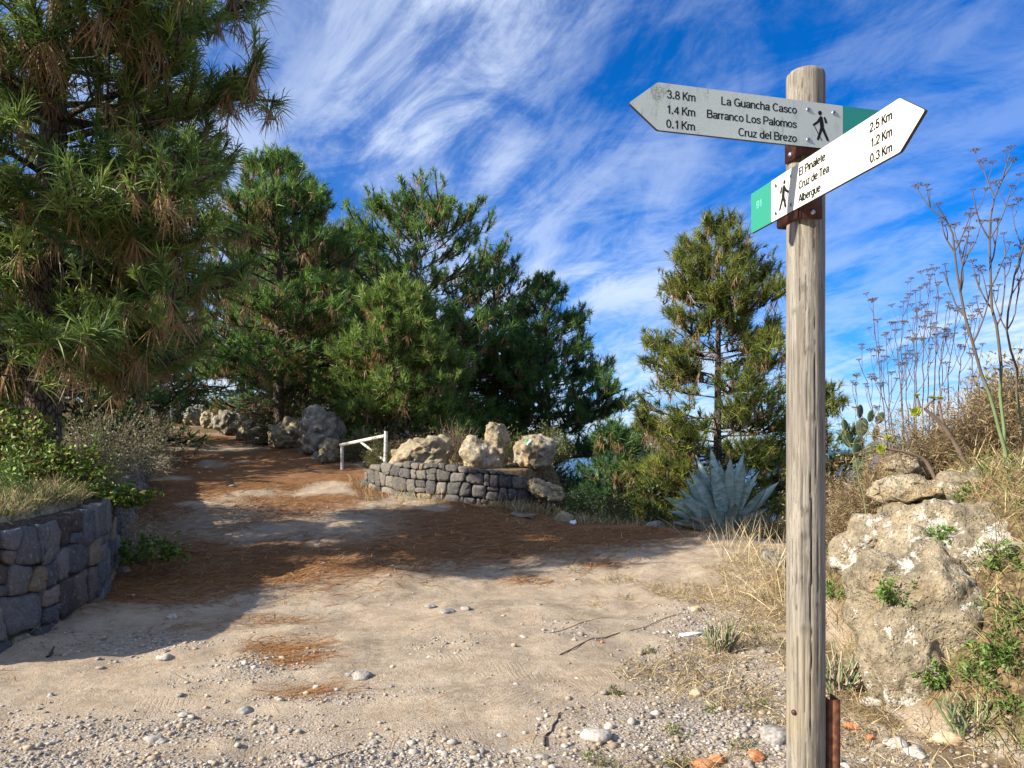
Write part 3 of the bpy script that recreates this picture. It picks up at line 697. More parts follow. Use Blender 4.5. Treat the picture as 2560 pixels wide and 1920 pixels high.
for i, (px, py, Y, r, mt, lab) in enumerate(ROADB):
    c = P(px, py, Y); g = gz(c[0], c[1]); c[2] = min(c[2], g + r[2] * .8)
    boulder('boulder', lab, 'boulder', c, tuple(1.2 * v for v in r), 60 + i * 3, mt, 'boulders along the right edge of the track', sub=5, facets=11, rough=.15, rotz=i * .9)
# at the foot of the middle wall and along the edge of the drop
c = P(1368, 1222, 13.6); boulder('boulder', 'pale weathered slab at the right-hand end of the rubble wall', 'boulder', c + [0, .15, -.04], (.42, .35, .20), 81, 'boulder', facets=10, rough=.13, tilt=(0, .25))
for i, (px, Y, r, lab) in enumerate([(1310, 12.75, (.25, .2, .07), 'flat pale rock sunk in the track edge below the rubble wall'), (1410, 12.6, (.16, .16, .13), 'mossy stub of rock left of the dry grass clump'),
        (1452, 12.9, (.12, .12, .11), 'grey rock half hidden in the dry grass clump'), (1640, 12.9, (.21, .18, .12), 'low dark rock at the brink of the drop'), (1690, 12.8, (.15, .15, .08), 'small pale rock next to the low dark one at the brink'),
        (1935, 9.0, (.17, .2, .15), 'grass-topped rock just left of the wooden signpost')]):
    c = gp(px, Y); boulder('rock', lab, 'rock', c + [0, 0, r[2] * .3], r, 90 + i, 'boulder_grey' if i != 1 else 'boulder', None, sub=3, facets=7, rough=.12)
# the bank on the right
lumpy('rock_outcrop', 'huge grey-brown rock outcrop crusted with white lichen behind the signpost', 'rock',
      [(P(2330, 1560, 4.8), (.46, .5, .5), dict(facets=12, rough=.10)), (P(2400, 1410, 5.1), (.5, .5, .42), dict(facets=13, rough=.10)), (P(2480, 1520, 5.0), (.5, .5, .52), dict(facets=12, rough=.10)), (P(2255, 1640, 4.7), (.27, .32, .36), dict(facets=12, rough=.09)), (P(2410, 1690, 4.75), (.5, .42, .30), dict(facets=9, rough=.10)),
       (P(2580, 1390, 4.75), (.45, .45, .40), dict(facets=12, rough=.10)), (P(2610, 1550, 4.65), (.42, .42, .36), dict(facets=12, rough=.10)), (P(2280, 1420, 5.15), (.34, .4, .36), dict(facets=12, rough=.1)), (P(2570, 1690, 4.85), (.42, .4, .25), dict(facets=9, rough=.10)), (P(2215, 1490, 5.05), (.24, .3, .34), dict(facets=12, rough=.1))], 101, 'rock', 5, .017, .62)
lumpy('boulder', 'grey rock leaning behind the left shoulder of the huge lichen outcrop', 'boulder',
      [(P(2205, 1350, 5.5), (.26, .3, .22), dict(facets=9)), (P(2150, 1400, 5.6), (.2, .25, .2), dict(facets=9)), (P(2260, 1300, 5.6), (.22, .25, .17), dict(facets=9))], 120, 'rock', 4)
boulder('boulder', 'pale flat slab of rock under the succulent stems', 'boulder', P(2275, 1232, 5.75), (.30, .28, .135), 131, 'boulder', facets=8, rough=.12, tilt=(0, .18))
lumpy('boulder', 'long rough rock ledge at the top of the bank', 'boulder',
      [(P(2440, 1225, 5.6), (.34, .35, .17), dict(facets=8)), (P(2560, 1210, 5.6), (.4, .4, .2), dict(facets=8)), (P(2540, 1310, 5.3), (.36, .35, .22), dict(facets=9))], 140, 'rock', 4)
boulder('boulder', 'buff rock with a ochre stain tucked below the pale slab', 'boulder', P(2265, 1165, 6.2), (.2, .2, .13), 151, 'boulder', facets=8)
boulder('boulder', 'weathered rock low in the weeds at the foot of the bank', 'boulder', P(2540, 1790, 4.35) + [0.05, .1, 0], (.22, .24, .2), 155, 'rock', facets=8)

WEEDPOS = {}
bpy.context.view_layer.update()
for (px, py) in [(2240, 1490), (2520, 1400), (2500, 1620), (2550, 1540), (2460, 1690), (2350, 1345), (2545, 1660), (2330, 1690), (2420, 1240), (2530, 1770)]:
    ok, loc, nor, *_ = SC.ray_cast(bpy.context.evaluated_depsgraph_get(), cam.location, Vector(((px - CX) / F, 1.0, (HZ - py) / F)).normalized())
    if ok: WEEDPOS[(px, py)] = np.array(loc)
# ------------------------------------------------------------------ pines
def rot_about(v, axis_, ang):
    axis_ = unit(axis_); c = np.cos(ang)[:, None]; s_ = np.sin(ang)[:, None]
    return v * c + np.cross(axis_, v) * s_ + axis_ * (np.sum(axis_ * v, 1, keepdims=True)) * (1 - c)
def grow(p0, d0, L, n, bend, jit):
    """paths (B,n,3) from p0 along d0; bend (B,) is the rise of the direction along the way."""
    B = len(p0); path = np.zeros((B, n, 3)); path[:, 0] = p0; d = d0.copy()
    for k in range(1, n):
        t = k / (n - 1)
        d = unit(d + np.array([0, 0, 1.0]) * (bend(t) if callable(bend) else bend)[:, None] / (n - 1) + RNG.normal(0, jit, (B, 3)))
        path[:, k] = path[:, k - 1] + d * (L / (n - 1))[:, None]
    return path
def pine(label, base, H, prof, trunk_r, nbr, sub, tuft_n, needle_n, nl, nw, seg=1, lean=(0, 0), pitch=(0.0, 0.5), green=((.05, .095, .022), (.13, .175, .035)), brown=0.12, hang=0.35, first=0.12, dead=0, seed=1, group='pines around the track', sub_pitch=.35, twist=None, side_bias=None, top_scale=1.0, zmin=None, clump=2):
    """prof: list of (fraction of height, crown radius)."""
    global RNG
    RNG = np.random.default_rng(seed)
    base = np.asarray(base, float)
    root = empty('pine_tree', base, label, 'pine tree', group)
    n = 14; tt = np.linspace(0, 1, n); wob = np.cumsum(RNG.normal(0, .012 * H / 8, (n, 2)), 0); wob -= wob[0]
    tp = np.c_[base[0] + lean[0] * tt * H + wob[:, 0], base[1] + lean[1] * tt * H + wob[:, 1], base[2] - .3 + tt * (H + .3)]
    tr = trunk_r * (1 - tt) ** .8 + .012; tr[0] *= 1.25
    V, q = tubes(tp[None], tr[None], 14); mesh('trunk', V, q, M['bark'], root, np.full((len(V), 3), .5), True)
    pf = np.array(prof)
    # main limbs
    u = np.sort(first + (1 - first) * RNG.beta(1.0, 1.0, nbr)); u = np.minimum(u, .985)
    az = np.arange(nbr) * 2.399963 + RNG.normal(0, .35, nbr)
    Rr = np.interp(u, pf[:, 0], pf[:, 1]) * RNG.uniform(.72, 1.12, nbr)
    if side_bias is not None: Rr = Rr * np.array([side_bias(a, b_) for a, b_ in zip(az, u)])
    p0 = np.stack([np.interp(u, tt, tp[:, k]) for k in range(3)], 1)
    pt = pitch[0] + (pitch[1] - pitch[0]) * u ** 1.3 + RNG.normal(0, .10, nbr)
    d0 = np.stack([np.cos(az) * np.cos(pt), np.sin(az) * np.cos(pt), np.sin(pt)], 1)
    sag = -.55 * (1 - u); rise = .4 + .55 * u
    paths = grow(p0, d0, Rr * 1.08, 8, lambda t: sag * (t < .55) * 1.6 + rise * (t > .6), .05)
    if zmin is not None:
        k_ = paths[:, -1, 2] > zmin - .1; paths = paths[k_]; u = u[k_]; Rr = Rr[k_]; nbr = len(u)
    br = (trunk_r * .30 * (1 - .6 * u))[:, None] * np.linspace(1, .22, 8)[None] * np.clip(Rr / pf[:, 1].max(), .35, 1)[:, None]
    mb = MB(); V, q = tubes(paths, br, 6 if seg == 2 else 5); mb.add(V, q)
    # side shoots
    tips_p, tips_d = [], []
    sp, sd, sl = [], [], []
    for b in range(nbr):
        m = max(3, int(round(sub * Rr[b] / pf[:, 1].mean())))
        fr = RNG.uniform(.16, 1.0, m) ** .75
        x = fr * 7; i = np.minimum(x.astype(int), 6); f = x - i
        pos = paths[b, i] * (1 - f)[:, None] + paths[b, i + 1] * f[:, None]; tg = unit(paths[b, i + 1] - paths[b, i])
        sgn = np.where(RNG.random(m) < .5, 1, -1); a = sgn * RNG.uniform(.35, 1.15, m)
        d = rot_about(tg, np.tile([0, 0, 1.0], (m, 1)), a); d[:, 2] += RNG.uniform(-.15, .7, m) * sub_pitch * 1.6
        sp.append(pos); sd.append(unit(d)); sl.append(Rr[b] * RNG.uniform(.14, .42, m) * (1.2 - .55 * fr) + .10)
        tips_p.append(paths[b, -1:]); tips_d.append(unit(paths[b, -1:] - paths[b, -2:-1]))
    sp = np.concatenate(sp); sd = np.concatenate(sd); sl = np.concatenate(sl)
    sb = grow(sp, sd, sl, 4, RNG.uniform(.1, .8, len(sp)), .08)
    V, q = tubes(sb, np.full((len(sp), 1), .007 * max(1, nw / .005)) * np.array([[1.2, 1, .8, .6]]), 4) if seg == 2 else tubes(sb[::2][:, [0, 2, 3]], np.full((len(sb[::2]), 1), .007 * max(1, nw / .005)) * np.array([[1.2, .9, .6]]), 3); mb.add(V, q)
    mb.build('branches', M['bark'], root, True)['kind'] = 'stuff'
    # needle brushes
    P_, D_ = [sb[:, -1]], [unit(sb[:, -1] - sb[:, -2])]
    if seg == 2:
        for kk, pr in ((2, .9), (1, .6)):
            k2 = RNG.random(len(sb)) < pr; P_.append(sb[k2, kk] + RNG.normal(0, .06, (k2.sum(), 3))); D_.append(unit(sb[k2, kk + 1] - sb[k2, kk] + RNG.normal(0, .55, (k2.sum(), 3)) * sl[k2, None] + np.array([0, 0, .25]) * sl[k2, None]))
    else:
        for rep_ in range(clump):
            P_.append(sb[:, -1] + RNG.normal(0, .085, (len(sb), 3)) - np.array([0, 0, .03])); D_.append(unit(unit(sb[:, -1] - sb[:, -2]) + RNG.normal(0, .45, (len(sb), 3)) + np.array([0, 0, .35])))
        k2 = RNG.random(len(sb)) < .35; P_.append(sb[k2, 2]); D_.append(unit(sb[k2, 3] - sb[k2, 2] + np.array([0, 0, .08])))
    P_.append(np.concatenate(tips_p)); D_.append(np.concatenate(tips_d))
    P_.append(tp[-2:]); D_.append(np.tile([0, 0, 1.0], (2, 1)))
    P_ = np.concatenate(P_); D_ = np.concatenate(D_)
    if len(P_) > tuft_n:
        s_ = RNG.permutation(len(P_))[:tuft_n]; P_ = P_[s_]; D_ = D_[s_]
    if zmin is not None: k_ = P_[:, 2] > zmin + .35 * np.sin(P_[:, 0] * 3.1) + np.where((P_[:, 1] < base[1] - .2) & (P_[:, 0] < base[0] + 1.2), .45, 0); P_ = P_[k_]; D_ = D_[k_]
    T = len(P_); D_ = unit(D_ + np.array([0, 0, .35]))
    shade = RNG.random(T)
    g0, g1 = np.array(green[0]), np.array(green[1])
    tc = g0 + (g1 - g0) * shade[:, None] ** 1.1
    tc *= RNG.uniform(.8, 1.2, (T, 1)) 
    sz = RNG.uniform(.55, 1.25, T) * nl * top_scale
    idx = np.repeat(np.arange(T), needle_n); K = len(idx)
    al = np.abs(RNG.normal(0, .62, K)) + .08; per = unit(np.cross(D_[idx], rnd_dirs(K)))
    nd_ = unit(D_[idx] * np.cos(al)[:, None] + per * np.sin(al)[:, None])
    bs = P_[idx] - D_[idx] * (RNG.random(K) * sz[idx] * .75)[:, None]
    ln = sz[idx] * RNG.uniform(.75, 1.1, K)
    V, Tn, vp = strips(bs, nd_, ln, nw * RNG.uniform(.8, 1.3, K), hang * RNG.uniform(.3, 1.2, K), seg)
    col = np.repeat(tc[idx] * RNG.uniform(.8, 1.25, (K, 1)), vp, 0)
    fb = MB(); fb.add(V, Tn, col)
    # old brown needles hanging under the shoots
    nb = int(T * brown)
    if nb:
        i0 = RNG.permutation(T)[:nb]; m = max(8, int(needle_n * .7)); idx = np.repeat(i0, m); K = len(idx)
        d = unit(np.array([0, 0, -1.0]) + RNG.normal(0, .42, (K, 3)))
        bs = P_[idx] - D_[idx] * (RNG.uniform(.3, 1.3, K) * sz[idx])[:, None]
        V, Tn, vp = strips(bs, d, sz[idx] * RNG.uniform(.7, 1.25, K), nw * RNG.uniform(.7, 1.2, K), .1, seg)
        bc = np.array([.30, .18, .085]) + RNG.uniform(0, 1, (K, 1)) * np.array([.10, .08, .05])
        fb.add(V, Tn, np.repeat(bc, vp, 0))
    fb.build('crown', M['needle'], root)['kind'] = 'stuff'
    if dead:
        i0 = RNG.integers(0, nbr, dead); fr = RNG.uniform(.1, .7, dead); x = fr * 7; i = x.astype(int)
        pos = paths[i0, i]; d = unit(np.c_[RNG.normal(0, 1, (dead, 2)), RNG.normal(-.2, .4, dead)] + np.array([.1, -.7, 0]))
        dp = grow(pos, d, RNG.uniform(.35, 1.1, dead), 9, RNG.normal(0, .5, dead), .22)
        V, q = tubes(dp, np.linspace(.010, .004, 9)[None].repeat(dead, 0), 4)
        w2 = dp[:, 4] ; d2 = unit(d + RNG.normal(0, .8, (dead, 3))); dp2 = grow(w2, d2, RNG.uniform(.2, .5, dead), 6, RNG.normal(0, .4, dead), .25)
        V2, q2 = tubes(dp2, np.linspace(.006, .003, 6)[None].repeat(dead, 0), 4)
        m2 = MB(); m2.add(V, q, (.26, .23, .17)); m2.add(V2, q2, (.28, .25, .19)); m2.build('dead_twigs', M['twig'], root)['kind'] = 'stuff'
    return root
for o in list(bpy.data.objects):
    if o.name.startswith('stone_wall'): o['kind'] = 'thing'

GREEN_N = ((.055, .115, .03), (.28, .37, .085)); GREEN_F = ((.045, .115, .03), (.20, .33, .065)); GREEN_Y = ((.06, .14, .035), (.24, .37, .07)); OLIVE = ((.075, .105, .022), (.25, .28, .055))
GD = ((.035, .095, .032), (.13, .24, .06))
bx = P(95, 1020, 9.6); b0 = np.array([bx[0], 9.6, gz(bx[0], 9.6)])
def bias_near(a, u):      # the limbs over the track and towards the light are the longest
    return (1.0 + .06 * math.cos(a + .25) if u > .3 else .98 + .14 * math.cos(a + .4)) * (1 - .24 * max(0.0, math.sin(a)))
pine('big pine with furrowed trunk on the terrace above the basalt wall', b0, 9.4, [(0, .8), (.08, 1.7), (.2, 2.1), (.45, 2.25), (.62, 2.3), (.8, 1.8), (1, .4)], .235, 130, 18, 4500, 36, .31, .0115, 2, lean=(.035, .0), pitch=(.02, .75), green=GREEN_N, brown=.2, hang=.42, first=.105, zmin=b0[2] + .95, dead=70, seed=11, side_bias=bias_near)
def bz(x, y): return (x, y, gz(x, y))
def tree_at(label, x, y, top, prof, seed, nbr=120, sub=13, tn=4300, nn=18, nl=.27, nw=.021, green=GREEN_F, tr=.15, brown=.12, **k):
    b = bz(x, y); H = top - b[2]; k.setdefault('hang', .18)
    pine(label, b, H, prof, tr, nbr, sub, tn, nn, nl, nw, 1, green=green, brown=brown, seed=seed, **k)
ZT = lambda py, Y: CAM_H + (HZ - py) / F * Y
CON = lambda r: [(0, r * .6), (.1, r), (.35, r), (.6, r * .78), (.8, r * .5), (1, r * .08)]
DOM = lambda r: [(0, r * .5), (.12, r * .95), (.4, r), (.65, r * .85), (.85, r * .55), (1, r * .12)]
tree_at('dark pine with an open ragged top right of the track, behind the big trunk', -6.5, 21.5, ZT(395, 21.5), DOM(2.2), 21, green=GREEN_F, brown=.2, first=.24)
tree_at('tall broad-domed pine behind the young bright green one', -3.1, 24.5, ZT(515, 24.5), [(0, 1.6), (.12, 2.9), (.4, 3.2), (.65, 2.95), (.82, 2.2), (.94, 1.2), (1, .3)], 22, nbr=140, tn=6800, clump=3)
tree_at('slim pine tip between the ragged pine and the tall domed one', -5.5, 27.0, ZT(565, 27), DOM(2.3), 23, green=GREEN_Y, tn=3200)
tree_at('young bright green pine behind the dry scrub and boulders', -3.05, 20.3, ZT(700, 20.3), CON(1.75), 24, green=((.09, .16, .035), (.26, .36, .08)), brown=.12, tr=.11)
tree_at('narrow dark pine at the right shoulder of the tall domed one', -0.7, 27.5, ZT(640, 27.5), DOM(2.4), 25, green=GD, tn=3200)
tree_at('dark spreading pine with a pointed top, standing below the brink of the drop', 1.1, 25.0, ZT(690, 25), [(0, 1.4), (.25, 2.3), (.5, 2.5), (.68, 1.9), (.85, 1.0), (1, .1)], 26, green=GD, brown=.06, first=.2, nbr=110, tn=5200)
tree_at('olive pine with see-through branches right behind the agave', 4.55, 17.0, ZT(558, 17), [(0, 1.5), (.25, 1.75), (.45, 1.7), (.62, 1.5), (.8, 1.15), (.93, .65), (1, .15)], 27, green=((.07, .105, .024), (.25, .28, .055)), brown=.10, first=.1, hang=.22, tr=.12, sub=15, nbr=150, tn=5600, nn=22, nw=.016, clump=3)
tree_at('small pine top rising from the hollow below the track edge', 2.6, 19.5, ZT(1060, 19.5), CON(1.4), 28, green=GD, tr=.09, tn=1700, nbr=60)
tree_at('small pine top in the hollow just left of the agave', 3.9, 22.0, ZT(1035, 22), CON(1.5), 29, green=GD, tr=.09, tn=1700, nbr=60)
tree_at('small pine peeping out right behind the wooden post', 8.4, 20.5, ZT(958, 20.5), DOM(1.15), 30, green=OLIVE, tr=.09, tn=1700, nbr=60)
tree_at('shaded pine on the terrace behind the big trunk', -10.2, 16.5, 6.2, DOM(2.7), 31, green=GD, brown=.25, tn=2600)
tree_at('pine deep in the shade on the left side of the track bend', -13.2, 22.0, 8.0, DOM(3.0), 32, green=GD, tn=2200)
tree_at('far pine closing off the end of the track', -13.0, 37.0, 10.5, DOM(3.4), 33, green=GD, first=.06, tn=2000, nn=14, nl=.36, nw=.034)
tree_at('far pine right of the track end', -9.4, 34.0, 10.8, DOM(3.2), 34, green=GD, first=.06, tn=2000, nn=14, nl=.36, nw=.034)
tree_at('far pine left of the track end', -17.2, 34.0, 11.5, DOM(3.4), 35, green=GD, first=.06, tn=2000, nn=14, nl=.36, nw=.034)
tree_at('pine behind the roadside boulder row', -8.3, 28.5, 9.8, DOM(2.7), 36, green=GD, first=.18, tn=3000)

# ------------------------------------------------------------------ signpost
def ell(cx, cy, rx, ry, a0, a1, n=16):
    a = np.radians(np.linspace(a0, a1, n)); return [(cx + rx * math.cos(t), cy + ry * math.sin(t)) for t in a]
GL = {   # centre lines of a plain narrow sans-serif: (advance, strokes), capital height 1
 '0': (.54, [ell(.25, .5, .195, .445, 90, 450, 25)]), '1': (.44, [[(.07, .75), (.18, .79), (.26, .90), (.28, 1)], [(.27, .98), (.27, 0)]]),
 '2': (.54, [ell(.25, .69, .195, .255, 185, -30) + [(.10, .16), (.05, .055), (.47, .055)]]), '3': (.54, [ell(.24, .725, .175, .22, 175, -90, 14), ell(.24, .28, .205, .225, 90, -175, 16)]),
 '4': (.54, [[(.37, 0), (.37, .93)], [(.37, .90), (.04, .29), (.51, .29)]]), '5': (.54, [[(.45, .945), (.13, .945), (.085, .49)] + ell(.245, .32, .20, .265, 140, -165)]),
 '8': (.54, [ell(.25, .72, .165, .225, -90, 270, 22), ell(.25, .275, .205, .22, 90, 450, 22)]), '.': (.30, [[(.04, .05), (.21, .05)], [(.04, .11), (.21, .11)]]),
 'K': (.60, [[(.06, 0), (.06, 1)], [(.52, 1), (.07, .40)], [(.21, .56), (.55, 0)]]), 'm': (.79, [[(.06, 0), (.06, .72)], ell(.22, .49, .16, .175, 180, 0, 10) + [(.38, 0)], ell(.54, .49, .16, .175, 180, 0, 10) + [(.70, 0)]]),
 'n': (.52, [[(.06, 0), (.06, .72)], ell(.235, .47, .175, .195, 180, 0, 11) + [(.41, 0)]]), 'h': (.52, [[(.06, 0), (.06, 1)], ell(.235, .47, .175, .195, 180, 0, 11) + [(.41, 0)]]),
 'u': (.52, [[(.06, .72)] + ell(.235, .25, .175, .195, 180, 360, 11), [(.41, .72), (.41, 0)]]), 'c': (.47, [ell(.245, .36, .19, .305, 48, 312, 18)]), 'o': (.53, [ell(.25, .36, .20, .305, 90, 450, 22)]),
 'a': (.51, [[(.07, .52), (.11, .62), (.20, .665), (.30, .66), (.38, .61), (.40, .52), (.40, .13), (.43, .05), (.48, .04)], [(.40, .42), (.30, .38), (.15, .35), (.07, .27), (.06, .16), (.12, .07), (.21, .055), (.32, .10), (.40, .20)]]),
 'e': (.52, [[(.06, .385), (.44, .385)], ell(.25, .36, .195, .305, 5, 318, 20)]), 's': (.46, [[(.39, .51), (.35, .61), (.22, .665), (.10, .61), (.08, .50), (.15, .42), (.29, .36), (.39, .28), (.40, .17), (.33, .08), (.22, .055), (.10, .09), (.05, .20)]]),
 'L': (.53, [[(.06, 1), (.06, 0)], [(.06, .055), (.49, .055)]]), 'C': (.66, [ell(.34, .5, .275, .445, 42, 318, 20)]), 'G': (.71, [ell(.34, .5, .275, .445, 42, 335, 20), [(.36, .46), (.61, .46), (.61, .02)]]),
 'B': (.62, [[(.06, 0), (.06, 1)], [(.06, .945), (.30, .945)] + ell(.30, .735, .19, .21, 90, -90, 10) + [(.06, .525)], [(.06, .525), (.32, .525)] + ell(.32, .29, .21, .235, 90, -90, 10) + [(.06, .055)]]),
 'P': (.59, [[(.06, 0), (.06, 1)], [(.06, .945), (.30, .945)] + ell(.30, .70, .21, .245, 90, -90, 11) + [(.06, .455)]]), 'r': (.33, [[(.06, 0), (.06, .72)], ell(.29, .42, .23, .245, 180, 92, 8)]),
 'l': (.20, [[(.08, 0), (.08, 1)]]), 'd': (.54, [[(.43, 0), (.43, 1)], ell(.24, .36, .19, .305, 0, 360, 22)]), 'b': (.54, [[(.06, 0), (.06, 1)], ell(.25, .36, .19, .305, 180, 540, 22)]),
 'g': (.54, [ell(.24, .36, .19, .305, 0, 360, 22), [(.43, .72)] + ell(.245, .0, .185, .215, 0, -155, 11)]), 'z': (.45, [[(.05, .665), (.37, .665), (.05, .055), (.41, .055)]]),
 'E': (.57, [[(.06, 0), (.06, 1)], [(.06, .945), (.50, .945)], [(.06, .055), (.52, .055)], [(.06, .52), (.47, .52)]]), 'i': (.20, [[(.08, 0), (.08, .72)], [(.08, .87), (.08, 1)]]),
 't': (.30, [[(.14, .93), (.14, .17), (.18, .075), (.27, .055)], [(.02, .665), (.27, .665)]]), 'T': (.56, [[(.02, .945), (.54, .945)], [(.28, .945), (.28, 0)]]), 'A': (.60, [[(.02, 0), (.28, 1)], [(.32, 1), (.58, 0)], [(.12, .33), (.48, .33)], [(.26, .95), (.34, .95)]]),
 '9': (.54, [ell(.25, .67, .195, .275, 0, 360, 22), [(.445, .67)] + ell(.24, .5, .205, .445, 0, -150, 12)]), ' ': (.27, [])}
def glyph_text(body, w=.135):
    V, T, x = [], [], 0.0
    for ch in body:
        adv, strokes = GL[ch]
        for k_, st in enumerate(strokes):
            p = np.array(st, float) + [x, 0]; closed = np.hypot(*(p[0] - p[-1])) < 1e-3; n = len(p); sg = np.diff(p, axis=0); tn = sg / np.maximum(np.hypot(sg[:, 0], sg[:, 1]), 1e-9)[:, None]
            a = np.concatenate([tn[-1:] if closed else tn[:1], tn]); b = np.concatenate([tn, tn[:1] if closed else tn[-1:]]); m = a + b; m = m / np.maximum(np.hypot(m[:, 0], m[:, 1]), .35)[:, None]
            c = np.clip((m * a).sum(1), .6, 1); nr = np.stack([-m[:, 1], m[:, 0]], 1) * (w / 2 / c)[:, None]; z = np.full((n, 1), .002 * k_)
            i0 = sum(len(q) for q in V); V.append(np.concatenate([np.c_[p + nr, z], np.c_[p - nr, z]])); i = np.arange(n - 1) + i0
            T.append(np.concatenate([np.stack([i, i + n, i + n + 1], 1), np.stack([i, i + n + 1, i + 1], 1)]))
        x += adv
    return np.concatenate(V), np.concatenate(T)
POST = np.array([0.9675, 2.53]); PR = 0.0605
def build_signpost():
    g = gz(*POST); root = empty('signpost', (POST[0], POST[1], g), 'weathered round wooden signpost with two white hiking arrow boards', 'signpost')
    ztop = CAM_H + 1.238
    na, nz = 104, 380; th = np.arange(na) * 2 * np.pi / na; zz = np.linspace(g - .35, ztop, nz)
    TH, ZZ = np.meshgrid(th, zz); r = np.full_like(TH, PR)
    r += .0011 * fbm(np.stack([np.cos(TH.ravel()) * 2, np.sin(TH.ravel()) * 2, ZZ.ravel() * 3], 1), 4, 3).reshape(TH.shape)
    r += .0006 * vnoise(np.stack([np.cos(TH.ravel()) * 22, np.sin(TH.ravel()) * 22, ZZ.ravel() * 1.5], 1), 8).reshape(TH.shape)
    colm = np.ones(TH.shape)
    # drying cracks: (angle seen from the camera side, z from, z to, depth, width)
    for (a, z0, z1, dp, wd, sd) in [(.25, -1.0, -.02, .016, .055, 1), (-.18, -.55, .0, .004, .03, 2), (.52, -.2, .55, .008, .04, 3), (-.45, -.9, -.3, .004, .03, 4), (.05, .0, .7, .006, .032, 5), (.68, -.8, -.25, .005, .035, 6), (-.3, .1, .85, .004, .028, 7), (.4, .45, .8, .004, .028, 8), (-.05, -1.1, -.55, .006, .03, 9), (.15, 1.02, 1.26, .003, .03, 10), (-.25, 1.05, 1.26, .003, .03, 11)]:
        ac = -np.pi / 2 - .365 + a + .05 * n2(ZZ.ravel(), ZZ.ravel() * 0, 2.2, sd).reshape(ZZ.shape) + .012 * n2(ZZ.ravel(), ZZ.ravel() * 0, 14, sd + 3).reshape(ZZ.shape)
        zr = ZZ - CAM_H; fz = smooth(z0, z0 + .12, zr) * smooth(z1, z1 - .12, zr)
        dd = np.abs((TH - ac + np.pi) % (2 * np.pi) - np.pi); k = np.clip(1 - dd / (wd * .5 * (.4 + .6 * fz) + .012), 0, 1) * (fz > .02)
        r -= dp * fz * k; colm *= 1 - .6 * fz * (k > .3)
    # knots
    for (a, z) in [(-.15, .52), (.12, .32), (.1, -.2), (-.05, -.28), (-.2, -.42), (-.1, -.58), (.35, .1), (-.6, .45)]:
        ac = -np.pi / 2 - .365 + a; d_ = np.hypot(((TH - ac + np.pi) % (2 * np.pi) - np.pi) * PR, (ZZ - CAM_H - z)); r += .0016 * np.exp(-(d_ / .012) ** 2) - .002 * np.exp(-(d_ / .004) ** 2)
        colm *= 1 - .55 * np.exp(-(d_ / .0065) ** 2) - .18 * np.exp(-((d_ - .012) / .003) ** 2)
    # rounded top
    tz = ztop - ZZ; r = np.where(tz < .014, r - (.014 - tz) ** 2 * 45, r)
    V = np.stack([POST[0] + r * np.cos(TH), POST[1] + r * np.sin(TH), ZZ], -1).reshape(-1, 3)
    i = np.arange(na * nz).reshape(nz, na); q = np.stack([i[:-1], np.roll(i, -1, 1)[:-1], np.roll(i, -1, 1)[1:], i[1:]], -1).reshape(-1, 4)
    V = np.concatenate([V, [[POST[0], POST[1], ztop + .002]]]); t = np.stack([i[-1], np.roll(i[-1], -1), np.full(na, len(V) - 1)], 1)
    cc = np.concatenate([np.repeat(colm.ravel()[:, None], 3, 1), [[.6] * 3]])
    mesh('post', V, [t, q], M['wood'], root, cc, True)
    # steel foot on the right of the post, with its bolt
    st = empty_mesh = None
    x0 = POST[0] + PR + .001; zt = CAM_H - (1742 - HZ) / F * 2.53
    V, q = box((x0, POST[1] - .035, g - .3), (x0 + .038, POST[1] - .029, zt)); V2, q2 = box((x0 + .0321, POST[1] - .0289, g - .3), (x0 + .038, POST[1] + .035, zt)); V3, q3 = box((x0, POST[1] - .0289, g - .3), (x0 + .005, POST[1] + .035, zt))
    b = MB(); b.add(V, q); b.add(V2, q2); b.add(V3, q3); b.build('steel_foot', M['steel_rust'], root)
    def bolt(p, n, r_, h_, parent, name='bolt', mat='zinc', k=16):
        n = unit(np.asarray(n, float)); a = unit(np.cross(n, [0.1, .2, 1])); b_ = np.cross(n, a); th_ = np.arange(k) * 2 * np.pi / k
        ring = lambda rr, hh: p + n * hh + rr * (np.cos(th_)[:, None] * a + np.sin(th_)[:, None] * b_)
        V = np.concatenate([ring(r_, -.004), ring(r_, h_ * .45), ring(r_ * .72, h_ * .85), [p + n * h_]]); i = np.arange(3 * k).reshape(3, k)
        q = np.stack([i[:-1], np.roll(i, -1, 1)[:-1], np.roll(i, -1, 1)[1:], i[1:]], -1).reshape(-1, 4)
        mesh(name, V, [np.stack([i[2], np.roll(i[2], -1), np.full(k, 3 * k)], 1), q], M[mat], parent, None, True)
    an = -np.pi / 2 - .365 - .62; nb_ = np.array([math.cos(an), math.sin(an), 0]); bolt(np.array([POST[0], POST[1], CAM_H - (1785 - HZ) / F * 2.48]) + nb_ * PR, nb_, .009, .008, root, 'bolt', 'bracket')

    # the two arrow boards
    UPV = [np.array([0, 0, 1.0])]; STW = [.135]
    H, LB, LT, LG, TH_ = .14, .6297, .0901, .1349, .010
    CAP = None
    def text_mesh(body, uL, uR, v, cap, O, e, n, parent, mat='ink', name='lettering', lift=.0003):
        co, tri = glyph_text(body, STW[0])
        su = (uR - uL) / np.ptp(co[:, 0]); sv = cap
        u = uL + (co[:, 0] - co[:, 0].min()) * su; w = v + co[:, 1] * sv
        V = O + u[:, None] * e + np.outer(w, UPV[0]) + n * (lift + co[:, 2:3] * .02)
        mesh(name, V, tri, M[mat], parent)
